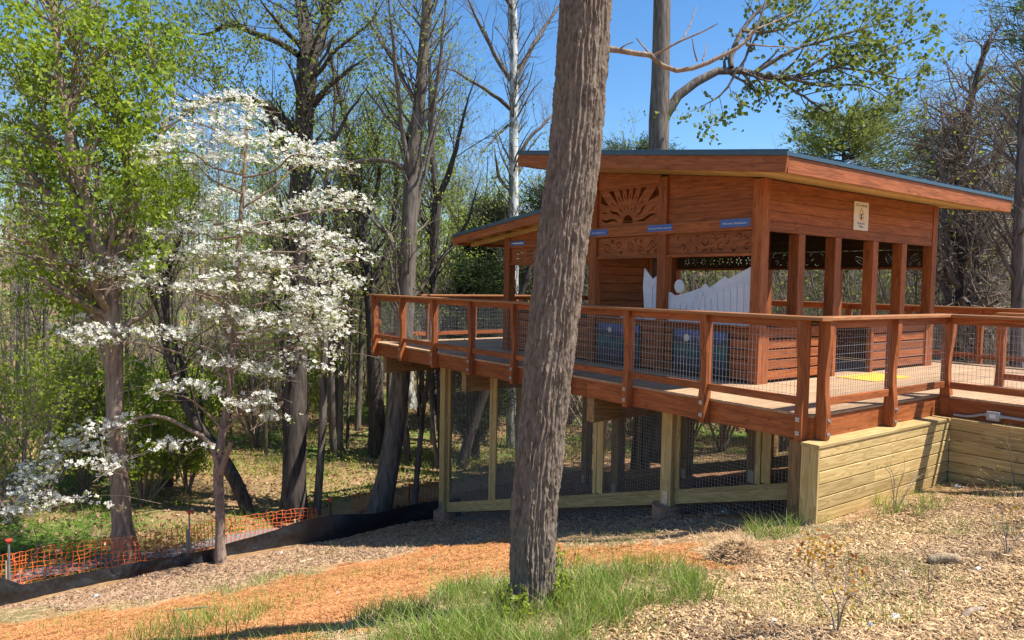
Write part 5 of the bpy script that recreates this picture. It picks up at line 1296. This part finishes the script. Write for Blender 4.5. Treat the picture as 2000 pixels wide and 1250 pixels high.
for x, d in [(40,19),(150,20),(290,22),(345,19),(400,21),(450,25),(520,22),(540,28),(600,26),(680,23),(700,30),(770,24),(830,28),(890,26),(950,24),(1010,28),(1090,26),(1150,30),(1210,24)]:
    place(thin, x, d, .85+.3*rg.random(), 'thin grey stem on the wood floor', 'tree', 'thin stems in the wood')
for x, d in [(20,15.5),(75,17),(120,20),(40,22),(165,18)]:
    place(shrubA, x, d, 1.0+.3*rg.random(), 'yellow green undergrowth shrub', 'shrub', 'yellow green shrubs at the left')
for x, d in [(275,17),(320,20),(365,18),(400,23),(210,19)]:
    place(shrubB, x, d, .95+.3*rg.random(), 'dark green shrub behind the fence', 'shrub', 'dark green shrubs behind the fence')
for x, d in [(500,23),(530,30),(600,29),(650,27),(690,33),(720,36),(780,38),(850,36),(900,33),(960,36),(1030,34),(560,34),(480,35),(420,30),(640,38),(880,40),(1100,33)]:
    place([shrubA, shrubB, brush2][rg.integers(3)], x, d, 1.0+.4*rg.random(), 'leafing shrub beyond the grass', 'shrub', 'shrubs beyond the grass')
for x, d in [(90,25),(180,26),(330,27),(480,30),(600,34),(720,31),(820,40),(20,28),(250,30),(400,34),(940,31),(1050,30),(1120,28),(560,38),(660,36)]:
    place([brush, brush2][rg.integers(2)], x, d, 1.25+.4*rg.random(), 'grey leafless thicket', 'thicket', 'thickets in the left wood')
for x, d in [(1180,23),(1240,26),(1300,24),(1360,25),(1420,23),(1480,25),(1540,22),(1600,24),(1660,22),(1720,24),(1780,21),(1820,22),(1860,20),(1900,19),(1940,20),(1980,18),(2020,19),(1840,26),(1920,25),(1270,31),(1390,32),(1500,31),(1620,30),(1700,31),(2060,22)]:
    place([brush, brush2, brush][rg.integers(3)], x, d, 1.25+.45*rg.random(), 'twiggy leafless brush', 'brush', 'brush behind the pavilion')
for x, d in [(1490,24),(1600,26),(1690,23),(1790,25),(1350,28),(1880,23)]:
    place(shrubA, x, d, 1.2, 'yellow green shrub behind the pavilion', 'shrub', 'shrubs behind the pavilion')

relabel()
# far wood that reads as one mass
def far_wood():
    rng = np.random.default_rng(5); n = 520
    x = rng.uniform(-350, 2350, n); d = rng.uniform(42, 80, n)
    B = np.stack([stand(a, b_) for a, b_ in zip(x, d)]); H = rng.uniform(6, 12, n)*np.where(x > 1100, .8, 1.0)
    tt = np.linspace(0, 1, 5); P = B[:, None, :]+np.stack([np.outer(rng.normal(size=n)*.6, tt), np.outer(rng.normal(size=n)*.6, tt), np.outer(H, tt)], -1)
    R = np.outer(rng.uniform(.05, .16, n), 1-.8*tt)
    c = spawn(P, R, n*12, 1.5, 4.0, rng, .8, .35, 4, .25, 1, .4, .15, .012); e = spawn(c[0], c[1], n*44, .7, 2.0, rng, .8, .3, 3, .1, 1, .55, .2, .010)
    V, F = join([tubes(P, R, 5), tubes(*c, 3), tubes(*e, 3)])
    C = along(e[0], 26000, rng, .25); V2, F2 = leaves(C, .22, rng)
    o = quadmesh('far_wood', np.concatenate([V, V2]), np.concatenate([F, F2+len(V)]), None, None, False, mats=[M['twig'], M['leaf_pale']], mi=np.r_[np.zeros(len(F)), np.ones(len(F2))])
    tag(o, 'far grey brown wood closing the view', 'wood', kind='stuff')
far_wood()
# ------------------------------------------------------------------ fences along the foot of the slope
SB = [(-40,1196),(0,1184),(64,1169),(134,1152),(252,1127),(350,1113),(420,1097),(450,1086),(542,1069),(573,1063),(680,1051),(780,1027),(853,1014),(900,1008)]
ST = [(-40,1136),(0,1127),(46,1142),(134,1124),(252,1101),(350,1085),(420,1071),(450,1060),(542,1034),(573,1022),(646,1005),(730,1003),(814,984),(900,972)]
def ground_px(x, y): return hit(x, y)
def silt_fence():
    rng = np.random.default_rng(3)
    b_ = np.array([[*hit(x, y)[0], hit(x, y)[1]] for x, y in SB]); bx = resample(np.c_[np.array(SB, float), b_], 190)
    tx = np.array(ST, float); n = 190; rows = 7
    ti = np.interp(bx[:, 0], tx[:, 0], tx[:, 1])
    G = np.zeros((n, rows, 3))
    for i in range(n):
        B = bx[i, 2:5].copy(); B[2] = ground(B[0], B[1])-0.04; d = bx[i, 5]
        T_ = at(bx[i, 0], ti[i], d)
        for j in range(rows): G[i, j] = B*(1-j/(rows-1))+T_*(j/(rows-1))
    s = np.arange(n)[:, None]*0.07; q = np.arange(rows)[None, :]/(rows-1)
    bulge = (fbm(s*1.3+0*q, q*1.5+0*s, 3)-0.45)*0.16
    dirn = unit(np.gradient(G[:, 0], axis=0)); nrm = np.stack([-dirn[:, 1], dirn[:, 0], 0*dirn[:, 0]], 1)
    G = G+nrm[:, None, :]*(bulge*np.sin(np.pi*(0.15+0.75*q)))[..., None]
    id_ = np.arange(n*rows).reshape(n, rows); F = np.stack([id_[:-1, :-1], id_[1:, :-1], id_[1:, 1:], id_[:-1, 1:]], -1).reshape(-1, 4)
    t = thing('silt_fence', 'slumped black fabric silt fence along the foot of the slope', 'fence', bx[80, 2:5])
    quadmesh('fabric', G.reshape(-1, 3), F, M['black_fabric'], t, True)
    for x in (573, 646, 780):
        i = int(np.argmin(abs(bx[:, 0]-x))); p = G[i, 0]+nrm[i]*0.05; block('stake', (p[0]-.02, p[1]-.02, p[2]-.1), (p[0]+.02, p[1]+.02, G[i, -1][2]+0.06), M['stake'] if x == 573 else M['dark'], t, along=2)
    return bx, nrm
SBX, SNR = silt_fence()
def back_line(xs, off):
    """points standing off metres behind the silt fence"""
    out = []
    for x in xs:
        i = int(np.argmin(abs(SBX[:, 0]-x))); p = SBX[i, 2:4]+SNR[i, :2]*off*(1 if SNR[i, :2]@FV[:2] > 0 else -1); out.append([p[0], p[1], float(ground(p[0], p[1]))])
    return np.array(out)
def orange_net(name, label, line, h0, h1, rows, step, sag=0.05):
    rng = np.random.default_rng(9); a = resample(np.c_[line, np.linspace(h0, h1, len(line))], int(np.linalg.norm(np.diff(line, axis=0), axis=1).sum()/step))
    t = thing(name, label, 'fence', a[0, :3]); w = MB(); n = len(a)
    P = np.zeros((n, rows, 3))
    for i in range(n):
        top = a[i, 3]*(1-sag*abs(math.sin(i*0.05*1.7)))
        for j in range(rows): P[i, j] = a[i, :3]+np.array([0, 0, 0.03+top*j/(rows-1)])
    P[:, :, :2] += rng.normal(size=(n, rows, 2))*0.012; P[:, :, 2] += rng.normal(size=(n, rows))*0.010
    P[:, :, 2] += ((fbm(np.arange(n)[:, None]*.11+0*np.arange(rows)[None], np.arange(rows)[None]*.4+0*np.arange(n)[:, None], 2)-.4)*0.10)
    parts = [tubes(np.ascontiguousarray(P.transpose(1, 0, 2)), np.full((rows, n), 0.0042), 4), tubes(P, np.full((n, rows), 0.0075), 4)]
    V, F = join(parts); o = quadmesh('net', V, F, M['orange'], t); o['kind'] = 'stuff'
    return t
ln = back_line([46, 120, 200, 300, 390, 450, 520, 575, 600], 0.75)
orange_net('orange_fence', 'orange plastic mesh fence behind the silt fence', ln, 0.62, 0.55, 9, 0.085)
orange_net('orange_fence', 'far orange mesh fence behind the leaning tree', np.array([hit(x, y)[0] for x, y in ((690, 1002), (740, 996), (800, 985), (870, 975))]), 0.42, 0.42, 7, 0.09)
orange_net('orange_fence', 'orange mesh fence running off at the left picture edge', np.array([hit(x, y)[0] for x, y in ((-60, 1160), (-10, 1155), (44, 1150))]), 0.50, 0.62, 8, 0.085)
def stake(x, yb, yt, label, wood_part=True, off=0.68, dark=False):
    p = back_line([x], off)[0]; d = float((p-CAM)@FV); z1 = at(x, yt, d)[2]; h = z1-p[2]
    t = thing('marker_stake', label, 'stake', p)
    if wood_part: block('stake', (p[0]-.022, p[1]-.022, p[2]-.1), (p[0]+.022, p[1]+.022, p[2]+h*.62), M['stake'], t, along=2)
    g = MB(); g.prism((p[0]+.03, p[1]-.03, p[2]), (p[0]+.03, p[1]-.03, p[2]+h-.05), .016, 8); g.build('rod', M['dark'] if dark else M['steel_rod'], t)
    g = MB(); c = (p[0]+.03, p[1]-.03); g.prism((*c, p[2]+h-.07), (*c, p[2]+h-.02), .022, 10, .024); g.prism((*c, p[2]+h-.02), (*c, p[2]+h), .052, 10, .05); g.build('cap', M['red_cap'], t)
stake(45, 1165, 1052, 'wooden stake and rod with a red cap at the left fence corner')
stake(394, 1072, 996, 'red capped rod and stake left of the dogwood stem')
stake(638, 1006, 972, 'dark rod with a small red cap behind the high part of the silt fence', False, .4, True)
stake(812, 985, 944, 'dark red capped rod beside the ribbon sapling', False, .4, True)
# gravel path behind the fences
gp = [back_line([x], o)[0] for x in (-40, 46, 150, 250, 350, 450, 540, 600, 680) for o in (1.1, 1.4, 1.75)]
gp = np.array(gp).reshape(9, 3, 3); nn = 60
gg = np.stack([resample(gp[:, j], nn) for j in range(3)], 1); gg[..., 2] = ground(gg[..., 0], gg[..., 1])+0.02
id_ = np.arange(nn*3).reshape(nn, 3)
pth = quadmesh('gravel_path', gg.reshape(-1, 3), np.stack([id_[:-1, :-1], id_[1:, :-1], id_[1:, 1:], id_[:-1, 1:]], -1).reshape(-1, 4), plain('grey_gravel', (0.21, 0.20, 0.19), .95, noise=.5, scale=60, bump=.02), None, True)
tag(pth, 'grey gravel path behind the fences', kind='structure')

# ------------------------------------------------------------------ what lies and grows on the slope
gr_ = np.random.default_rng(15)
def scatter(n, x0, x1, y0, y1, test, near=None):
    X = gr_.uniform(x0, x1, n); Y = gr_.uniform(y0, y1, n)
    if near is not None:
        d = np.hypot(X+7.3, Y+4.4); k = gr_.random(n) < np.clip((near/d)**1.5, 0, 1); X, Y = X[k], Y[k]
    z = ground(X, Y); px, py, dp = project(np.stack([X, Y, z], -1))
    k = (dp > 1) & (px > -250) & (px < 2550) & (py < 1450) & (py > 600) & test(X, Y); X, Y, z = X[k], Y[k], z[k]
    return np.stack([X, Y, z], -1)
def blades(C, h, wd, rng, bend=.45):
    n = len(C); a = rng.random(n)*2*np.pi; H = (h*(.45+.8*rng.random(n)))[:, None]; w = (wd*(.7+.6*rng.random(n)))[:, None]
    s = np.stack([np.cos(a), np.sin(a), 0*a], 1)*w; l = np.stack([rng.normal(size=n), rng.normal(size=n), 0*a], 1)*bend*H; up = np.array([0, 0, 1.0])
    m1 = C+up*H*.55+l*.35; tp = C+up*H*.95+l
    V = np.stack([C-s, C+s, m1-s*.8, m1+s*.8, tp-s*.12, tp+s*.12], 1).reshape(-1, 3); k = np.arange(n)[:, None]*6
    F = np.concatenate([k+np.array([[0, 1, 3, 2]]), k+np.array([[2, 3, 5, 4]])]); return V, F
def strands(C, L, wd, rng, tilt=.18):
    n = len(C); a = rng.random(n)*2*np.pi; u = np.stack([np.cos(a), np.sin(a), rng.normal(size=n)*tilt], 1); s = np.stack([-np.sin(a), np.cos(a), rng.normal(size=n)*.4], 1)*wd
    l = u*(L*(.4+.9*rng.random(n)))[:, None]/2; c = C+np.stack([0*a, 0*a, .004+.014*rng.random(n)], 1); b_ = np.stack([rng.normal(size=n)*.01, rng.normal(size=n)*.01, .008*rng.random(n)], 1)
    V = np.stack([c-l-s, c-l+s, c+b_-s, c+b_+s, c+l-s, c+l+s], 1).reshape(-1, 3); k = np.arange(n)[:, None]*6
    return V, np.concatenate([k+np.array([[0, 1, 3, 2]]), k+np.array([[2, 3, 5, 4]])])
def chips(C, rng, L=.034, W=.013, T=.004):
    n = len(C); a = rng.random(n)*2*np.pi; pit = rng.normal(size=n)*.2; ro = rng.normal(size=n)*.3
    u = np.stack([np.cos(a)*np.cos(pit), np.sin(a)*np.cos(pit), np.sin(pit)], 1); v0 = np.stack([-np.sin(a), np.cos(a), 0*a], 1); w0 = np.cross(u, v0)
    v = v0*np.cos(ro)[:, None]+w0*np.sin(ro)[:, None]; w = np.cross(u, v); sc = .45+1.0*rng.random(n)**1.6
    l = u*(L*sc)[:, None]; q = v*(W*(.6+.8*rng.random(n))*sc)[:, None]; t_ = w*(T*(.6+rng.random(n)))[:, None]; c = C+np.stack([0*a, 0*a, .004+.012*rng.random(n)], 1)
    V = np.stack([c-l-q*.7-t_, c+l-q*.5-t_, c+l*1.05+q*.6-t_, c-l*.95+q-t_, c-l-q*.7+t_, c+l-q*.5+t_, c+l*1.05+q*.6+t_, c-l*.95+q+t_], 1).reshape(-1, 3)
    k = np.arange(n)[:, None]*8; F = np.concatenate([k+np.array([f]) for f in ((4, 5, 6, 7), (0, 1, 5, 4), (1, 2, 6, 5), (2, 3, 7, 6), (3, 0, 4, 7))]); return V, F
M['grass'] = leafmat('grass_blade', (0.13, 0.215, 0.022), (0.34, 0.43, 0.09), .38, tcol=(.38, .5, .06))
M['dry_grass'] = leafmat('dry_grass', (0.30, 0.22, 0.11), (0.58, 0.46, 0.27), .2, gloss=False)
M['straw_clay'] = leafmat('clay_stained_straw', (0.40, 0.155, 0.055), (0.74, 0.39, 0.165), .12, gloss=False)
M['straw'] = leafmat('pale_straw', (0.38, 0.235, 0.12), (0.80, 0.58, 0.34), .15, gloss=False)
M['chip'] = leafmat('wood_chip', (0.26, 0.14, 0.06), (0.80, 0.56, 0.30), .03, gloss=False)
M['litter'] = leafmat('leaf_litter', (0.22, 0.12, 0.065), (0.60, 0.40, 0.26), .1, gloss=False)
zz = lambda i: (lambda X, Y: zones(X, Y)[i])
def near_frame(X, Y): return np.ones(X.shape, bool)
C = scatter(300000, -8.5, 3.0, -3.2, 6.5, zz(2), 4.6)
sparse = ~inside(ZONE['grass'][0], C[:, 0], C[:, 1]) & (C[:, 0] < -2); C = C[~sparse | (gr_.random(len(C)) < .38)]
gap = fbm(C[:, 0]*2.2+3, C[:, 1]*2.2, 3); C = C[gr_.random(len(C)) < smooth(.30, .48, gap)]
V, F = blades(C, .19, .0032, gr_); tag(quadmesh('grass', V, F, M['grass']), 'fresh green grass in patches on the slope', 'grass', kind='stuff')
k_ = gr_.random(len(C)) < .16; V, F = blades(C[k_], .16, .0028, gr_, .8); tag(quadmesh('dead_blades', V, F, M['dry_grass']), 'dead blades standing in the green grass', 'grass', kind='stuff')
def thin_grass(X, Y):
    ch, cl, g_, li_, dk = zones(X, Y); return ~dk & ~g_ & (fbm(X*1.1+9, Y*1.1, 3) > .5) & (Y < 9)
C = scatter(60000, -8.5, 3.0, -4, 8, thin_grass, 5); V, F = blades(C, .10, .0025, gr_); tag(quadmesh('sparse_grass', V, F, M['grass']), 'thin single grass blades among the mulch', 'grass', kind='stuff')

C = scatter(120000, -8.5, 3.0, -4, 7, lambda X, Y: (zones(X, Y)[2] | (fbm(X*1.3, Y*1.3+4, 3) > .47)) & ~zones(X, Y)[1], 4.6); V, F = blades(C, .07, .002, gr_, 1.3); tag(quadmesh('dry_grass', V, F, M['dry_grass']), 'dry bent grass among the green', 'grass', kind='stuff')

C = scatter(300000, -8.5, 1.0, -3, 8, zz(1), 6.0); V, F = strands(C, .085, .0022, gr_); tag(quadmesh('clay_straw', V, F, M['straw_clay']), 'clay stained straw on the orange band', 'straw', kind='stuff')

C = scatter(200000, -8.5, 3.0, -4, 9, lambda X, Y: ~zones(X, Y)[1] & ~zones(X, Y)[0] & ~((X > .3) & (Y > 0)), 5.0); V, F = strands(C, .10, .002, gr_); tag(quadmesh('straw', V, F, M['straw']), 'pale straw strewn over the slope', 'straw', kind='stuff')

C = scatter(210000, -6.5, 3.0, -4, 1.6, zz(0), 6.0); pt = fbm(C[:, 0]*1.1+21, C[:, 1]*1.1+5, 4)+0.10*gr_.normal(size=len(C)); k_ = pt > .44
V, F = chips(C[k_], gr_, .026, .0075, .0022); tag(quadmesh('wood_chips', V, F, M['chip']), 'pale wood chip mulch on the right slope', 'mulch', kind='stuff')
M['chip_brown'] = leafmat('weathered_chip', (0.15, 0.085, 0.045), (0.46, 0.31, 0.185), .03, gloss=False)
V, F = chips(C[~k_], gr_, .022, .006, .002); tag(quadmesh('weathered_chips', V, F, M['chip_brown']), 'weathered brown mulch between the pale chips', 'mulch', kind='stuff')

C = scatter(150000, -6.5, 3.0, -4, 1.6, lambda X, Y: zones(X, Y)[0] & (fbm(X*1.4+3, Y*1.4, 3) > .40), 6.0); V, F = strands(C, .08, .0022, gr_); tag(quadmesh('mulch_straw', V, F, M['straw']), 'fine shreds among the wood chips', 'mulch', kind='stuff')
C = scatter(120000, -8.5, 1.5, 1.5, 12, lambda X, Y: zones(X, Y)[3] | zones(X, Y)[4], 9); V, F = chips(C, gr_, .04, .016, .002); tag(quadmesh('bark_litter', V, F, M['litter']), 'brown bark litter above the silt fence and under the deck', 'mulch', kind='stuff')

def woodland(X, Y): return (Y+0.35*np.maximum(-X, 0) > 12) & (np.hypot(X+7.3, Y+4.4) < 34)
C = scatter(60000, -16, 24, 8, 30, woodland); V, F = leaves(C+np.array([0, 0, .02]), .10, gr_, .6, 0); tag(quadmesh('dead_leaves', V, F, M['litter']), 'dead leaves on the wood floor', 'leaf litter', kind='stuff')
def green_floor(X, Y): return woodland(X, Y) & (fbm(X*.35+2, Y*.35, 3) > .47)
C = scatter(60000, -16, 24, 8, 30, green_floor); V, F = blades(C, .22, .007, gr_, .6); tag(quadmesh('wood_grass', V, F, M['grass']), 'green grass on the wood floor beyond the fences', 'grass', kind='stuff')

def weeds(X, Y):
    px, py, dp = project(np.stack([X, Y, ground(X, Y)], -1)); return (py < 1120) & woodland(X, Y) & (fbm(X*.9+7, Y*.9, 3) > .5) & (dp < 24)
C = scatter(60000, -14, 10, 6, 22, weeds); C = C+np.stack([0*C[:, 0], 0*C[:, 0], .02+.35*gr_.random(len(C))**2], 1); V, F = leaves(C, .06, gr_); tag(quadmesh('low_weeds', V, F, M['leaf_yellow']), 'low leafy weeds behind the fences', 'weeds', kind='stuff')


# ------------------------------------------------------------------ planted saplings and loose things on the mulch
def sapling(name, label, base_px, stems, leaf=None, mat='twig', r=.006, seed=1):
    rng = np.random.default_rng(seed); b_, d = hit(*base_px); b_ = np.array(b_); b_[2] = float(ground(b_[0], b_[1]))
    L = [limb([(base_px[0], base_px[1]+4, r*FPX/d)]+[(x, y, rr*FPX/d) for x, y, rr in st], d, rng.uniform(-.3, .3)) for st in stems]
    t = thing(name, label, 'shrub', b_)
    P = np.stack([p for p, q in L]); R_ = np.stack([q for p, q in L]); c = spawn(P, R_, len(L)*5, .08, .28, rng, .7, .25, 4, .35, 1, .6, .12, .0016)
    V, F = join([tubes(P, R_, 6), tubes(*c, 4)]); quadmesh('stems', V, F, M[mat], t, True)
    if leaf:
        C = along(c[0], leaf[0], rng, .015, .6)
        if len(leaf) > 3:
            ex = [np.array(at(x, y, d))+rng.normal(size=(nq, 3))*.045 for x, y, nq in leaf[3]]; C = np.concatenate([C]+ex)
        V, F = leaves(C, leaf[1], rng, .5); quadmesh('buds', V, F, M[leaf[2]], t)['kind'] = 'stuff'
M['leaf_gold'] = leafmat('golden_red_leaf', (0.42, 0.12, 0.02), (0.62, 0.46, 0.05), .35)
sapling('bare_shrub', 'leafless upright shrub before the sunlit retaining wall', (1748, 1004), [[(1746,970,.005),(1745,930,.004),(1730,905,.002)],[(1752,960,.005),(1765,925,.003),(1766,893,.0018)],[(1762,975,.004),(1780,940,.003),(1795,910,.0018)],[(1744,960,.004),(1738,925,.003),(1727,912,.0015)],[(1770,965,.004),(1790,935,.003),(1805,925,.0015)]], (40, .02, 'leaf_yellow'), 'twig_pale', seed=2)
sapling('bare_shrub', 'budding shrub with a long low branch before the shaded retaining wall', (1982, 948), [[(1976,915,.006),(1973,880,.005),(1972,840,.003),(1971,812,.0015)],[(1950,940,.005),(1925,925,.004),(1908,905,.0015)],[(1945,945,.004),(1910,935,.003),(1884,918,.0015)],[(1980,920,.004),(1990,885,.003),(1998,850,.0015)],[(1960,935,.004),(1940,915,.003),(1918,910,.0012)]], (110, .022, 'leaf_yellow'), 'twig_pale', seed=3)
sapling('yellow_leaf_sapling', 'thin sapling topped with golden leaves at the lower right', (1632, 1248), [[(1625,1200,.006),(1605,1170,.004),(1588,1140,.003),(1587,1085,.002)],[(1638,1190,.005),(1620,1140,.004),(1612,1110,.002),(1614,1065,.0015)],[(1645,1190,.004),(1652,1140,.003),(1655,1100,.002)],[(1650,1180,.003),(1672,1160,.002)]], (30, .035, 'leaf_gold', [(1580,1070,22),(1600,1064,26),(1590,1080,18),(1612,1078,12),(1662,1105,10),(1672,1122,9),(1624,1074,8)]), 'twig', seed=4)
sapling('twiggy_sapling', 'small leafless sapling at the right picture edge', (1966, 1090), [[(1966,1060,.005),(1960,1030,.004),(1957,990,.002)],[(1975,1065,.004),(1990,1050,.003),(2005,1030,.002)],[(1960,1065,.004),(1945,1040,.003),(1938,1010,.0015)]], (22, .03, 'leaf_gold', [(1966,985,6),(1990,1005,5),(1945,975,4)]), 'twig', seed=5)
sapling('twiggy_sapling', 'tiny upright twig among the chips below the coir roll', (1814, 1160), [[(1814,1140,.003),(1813,1120,.002)],[(1822,1150,.003),(1826,1135,.0015)]], None, 'twig', .004, seed=6)
def mound(name, label, px, py, rx, rz, n, L, mat):
    c, d = hit(px, py); rng = np.random.default_rng(int(px)); a = rng.random(n)*2*np.pi; q = np.sqrt(rng.random(n)); X = c[0]+rx*q*np.cos(a); Y = c[1]+rx*q*np.sin(a); Z = ground(X, Y)+rz*(1-q*q)
    V, F = strands(np.stack([X, Y, Z], 1), L, .0022, rng, .45); t = thing(name, label, 'straw', (c[0], c[1], float(ground(c[0], c[1]))))
    k = 14; uu, vv = np.meshgrid(np.linspace(0, 1, 6), np.linspace(0, 2*np.pi, k, endpoint=False), indexing='ij'); DX = c[0]+rx*uu*np.cos(vv); DY = c[1]+rx*uu*np.sin(vv); DZ = ground(DX, DY)+rz*(1-uu*uu)*.92-.03*uu; id_ = np.arange(6*k).reshape(6, k); nx = np.roll(id_, -1, 1)
    quadmesh('heap', np.stack([DX, DY, DZ], -1).reshape(-1, 3), np.stack([id_[:-1], nx[:-1], nx[1:], id_[1:]], -1).reshape(-1, 4), plain('straw_heap', (.38, .27, .15), .95, noise=.4, scale=40), t, True)
    o = quadmesh('straws', V, F, M[mat], t); o['kind'] = 'stuff'
mound('straw_clump', 'rounded clump of dry straw on the slope below the retaining wall end', 1440, 1092, .26, .13, 2600, .14, 'straw')
def log(name, label, a, b_, r, mat, cat='log'):
    p, q = np.array(hit(*a)[0]), np.array(hit(*b_)[0]); p[2] = ground(p[0], p[1])+r*.6; q[2] = ground(q[0], q[1])+r*.6; m_ = (p+q)/2+np.array([.01, .02, r*.3])
    c = resample(np.stack([p, p*.6+m_*.4, m_, q]), 12); rr = r*(1-.15*np.random.default_rng(3).random(12)); rr[0] = rr[-1] = r*.35
    V, F = tubes(c[None], rr[None], 9); tag(quadmesh(name, V, F, mat, None, True, local=p), label, cat)
log('coir_roll', 'short fuzzy tan roll lying on the wood chips', (1812, 1105), (1878, 1106), .045, plain('coir', (.40, .29, .17), .95, noise=.45, scale=70, bump=.02), 'roll')
log('fallen_branch', 'short broken branch on the mulch at the lower right', (1880, 1208), (1925, 1194), .02, M['bark_tan'], 'branch')
log('fallen_stick', 'long pale stick lying across the orange clay', (800, 1112), (868, 1086), .009, M['twig_pale'], 'stick')
log('fallen_stick', 'dark stick on the clay at the lower left', (330, 1196), (420, 1186), .012, M['twig'], 'stick')
log('fallen_stick', 'curved twig on the bark litter near the dogwood', (440, 1135), (470, 1105), .007, M['twig_pale'], 'stick')
log('wood_offcut', 'flat pale wood offcut on the litter before the silt fence', (580, 1102), (615, 1092), .02, M['stake'], 'wood scrap')
def rock(name, label, px, py, s, mat, cat='stone', seed=0):
    rng = np.random.default_rng(seed+int(px)); c = np.array(hit(px, py)[0]); c[2] = ground(c[0], c[1])
    uu, vv = np.meshgrid(np.linspace(0.05, np.pi-.05, 7), np.linspace(0, 2*np.pi, 10, endpoint=False), indexing='ij'); r = s*(1+.25*rng.normal(size=uu.shape)); r[:, :] = r
    V = np.stack([np.sin(uu)*np.cos(vv)*r, np.sin(uu)*np.sin(vv)*r*.7, np.cos(uu)*r*.55+s*.25], -1)+c; id_ = np.arange(70).reshape(7, 10); nx = np.roll(id_, -1, 1)
    tag(quadmesh(name, V.reshape(-1, 3), np.stack([id_[:-1], id_[1:], nx[1:], nx[:-1]], -1).reshape(-1, 4), mat, None, False, local=c), label, cat)
pale = plain('pale_stone', (.55, .50, .43), .9, noise=.3, scale=20); grey = plain('grey_stone', (.25, .26, .27), .9, noise=.3, scale=20); wht = plain('white_scrap', (.78, .76, .74), .7, noise=.1)
for x, y, s, m_, lab in ((1416, 1004, .075, pale, 'angular pale stone in the shade below the deck'), (1700, 1232, .03, grey, 'dark grey stone among the chips at the lower right'), (1770, 1122, .028, wht, 'white scrap on the chips left of the coir roll'), (1910, 1118, .032, wht, 'white scrap on the chips right of the coir roll'),
                         (1622, 1236, .028, wht, 'white scrap beside the golden sapling'), (951, 1192, .03, pale, 'pale stone in the grass left of the big trunk'), (893, 1172, .03, pale, 'crumpled pale scrap on the dry grass'), (1870, 953, .06, grey, 'grey stones at the inner corner of the retaining wall'), (660, 1158, .03, pale, 'pale chip on the orange clay band'), (1512, 1218, .028, wht, 'white chip at the lower edge of the mulch'), (188, 1165, .05, plain('pale_blue_scrap', (.45, .6, .62), .6), 'pale blue scrap before the silt fence'), (548, 1083, .045, wht, 'white crumpled scrap at the foot of the silt fence'), (1750, 1212, .035, wht, 'flat white chip among the chips')):
    rock('scrap' if 'scrap' in lab or 'chip' in lab[:12] else 'stone', lab, x, y, s, m_, 'scrap' if 'scrap' in lab or 'white chip' in lab or 'pale chip' in lab or 'flat white' in lab else 'stone')
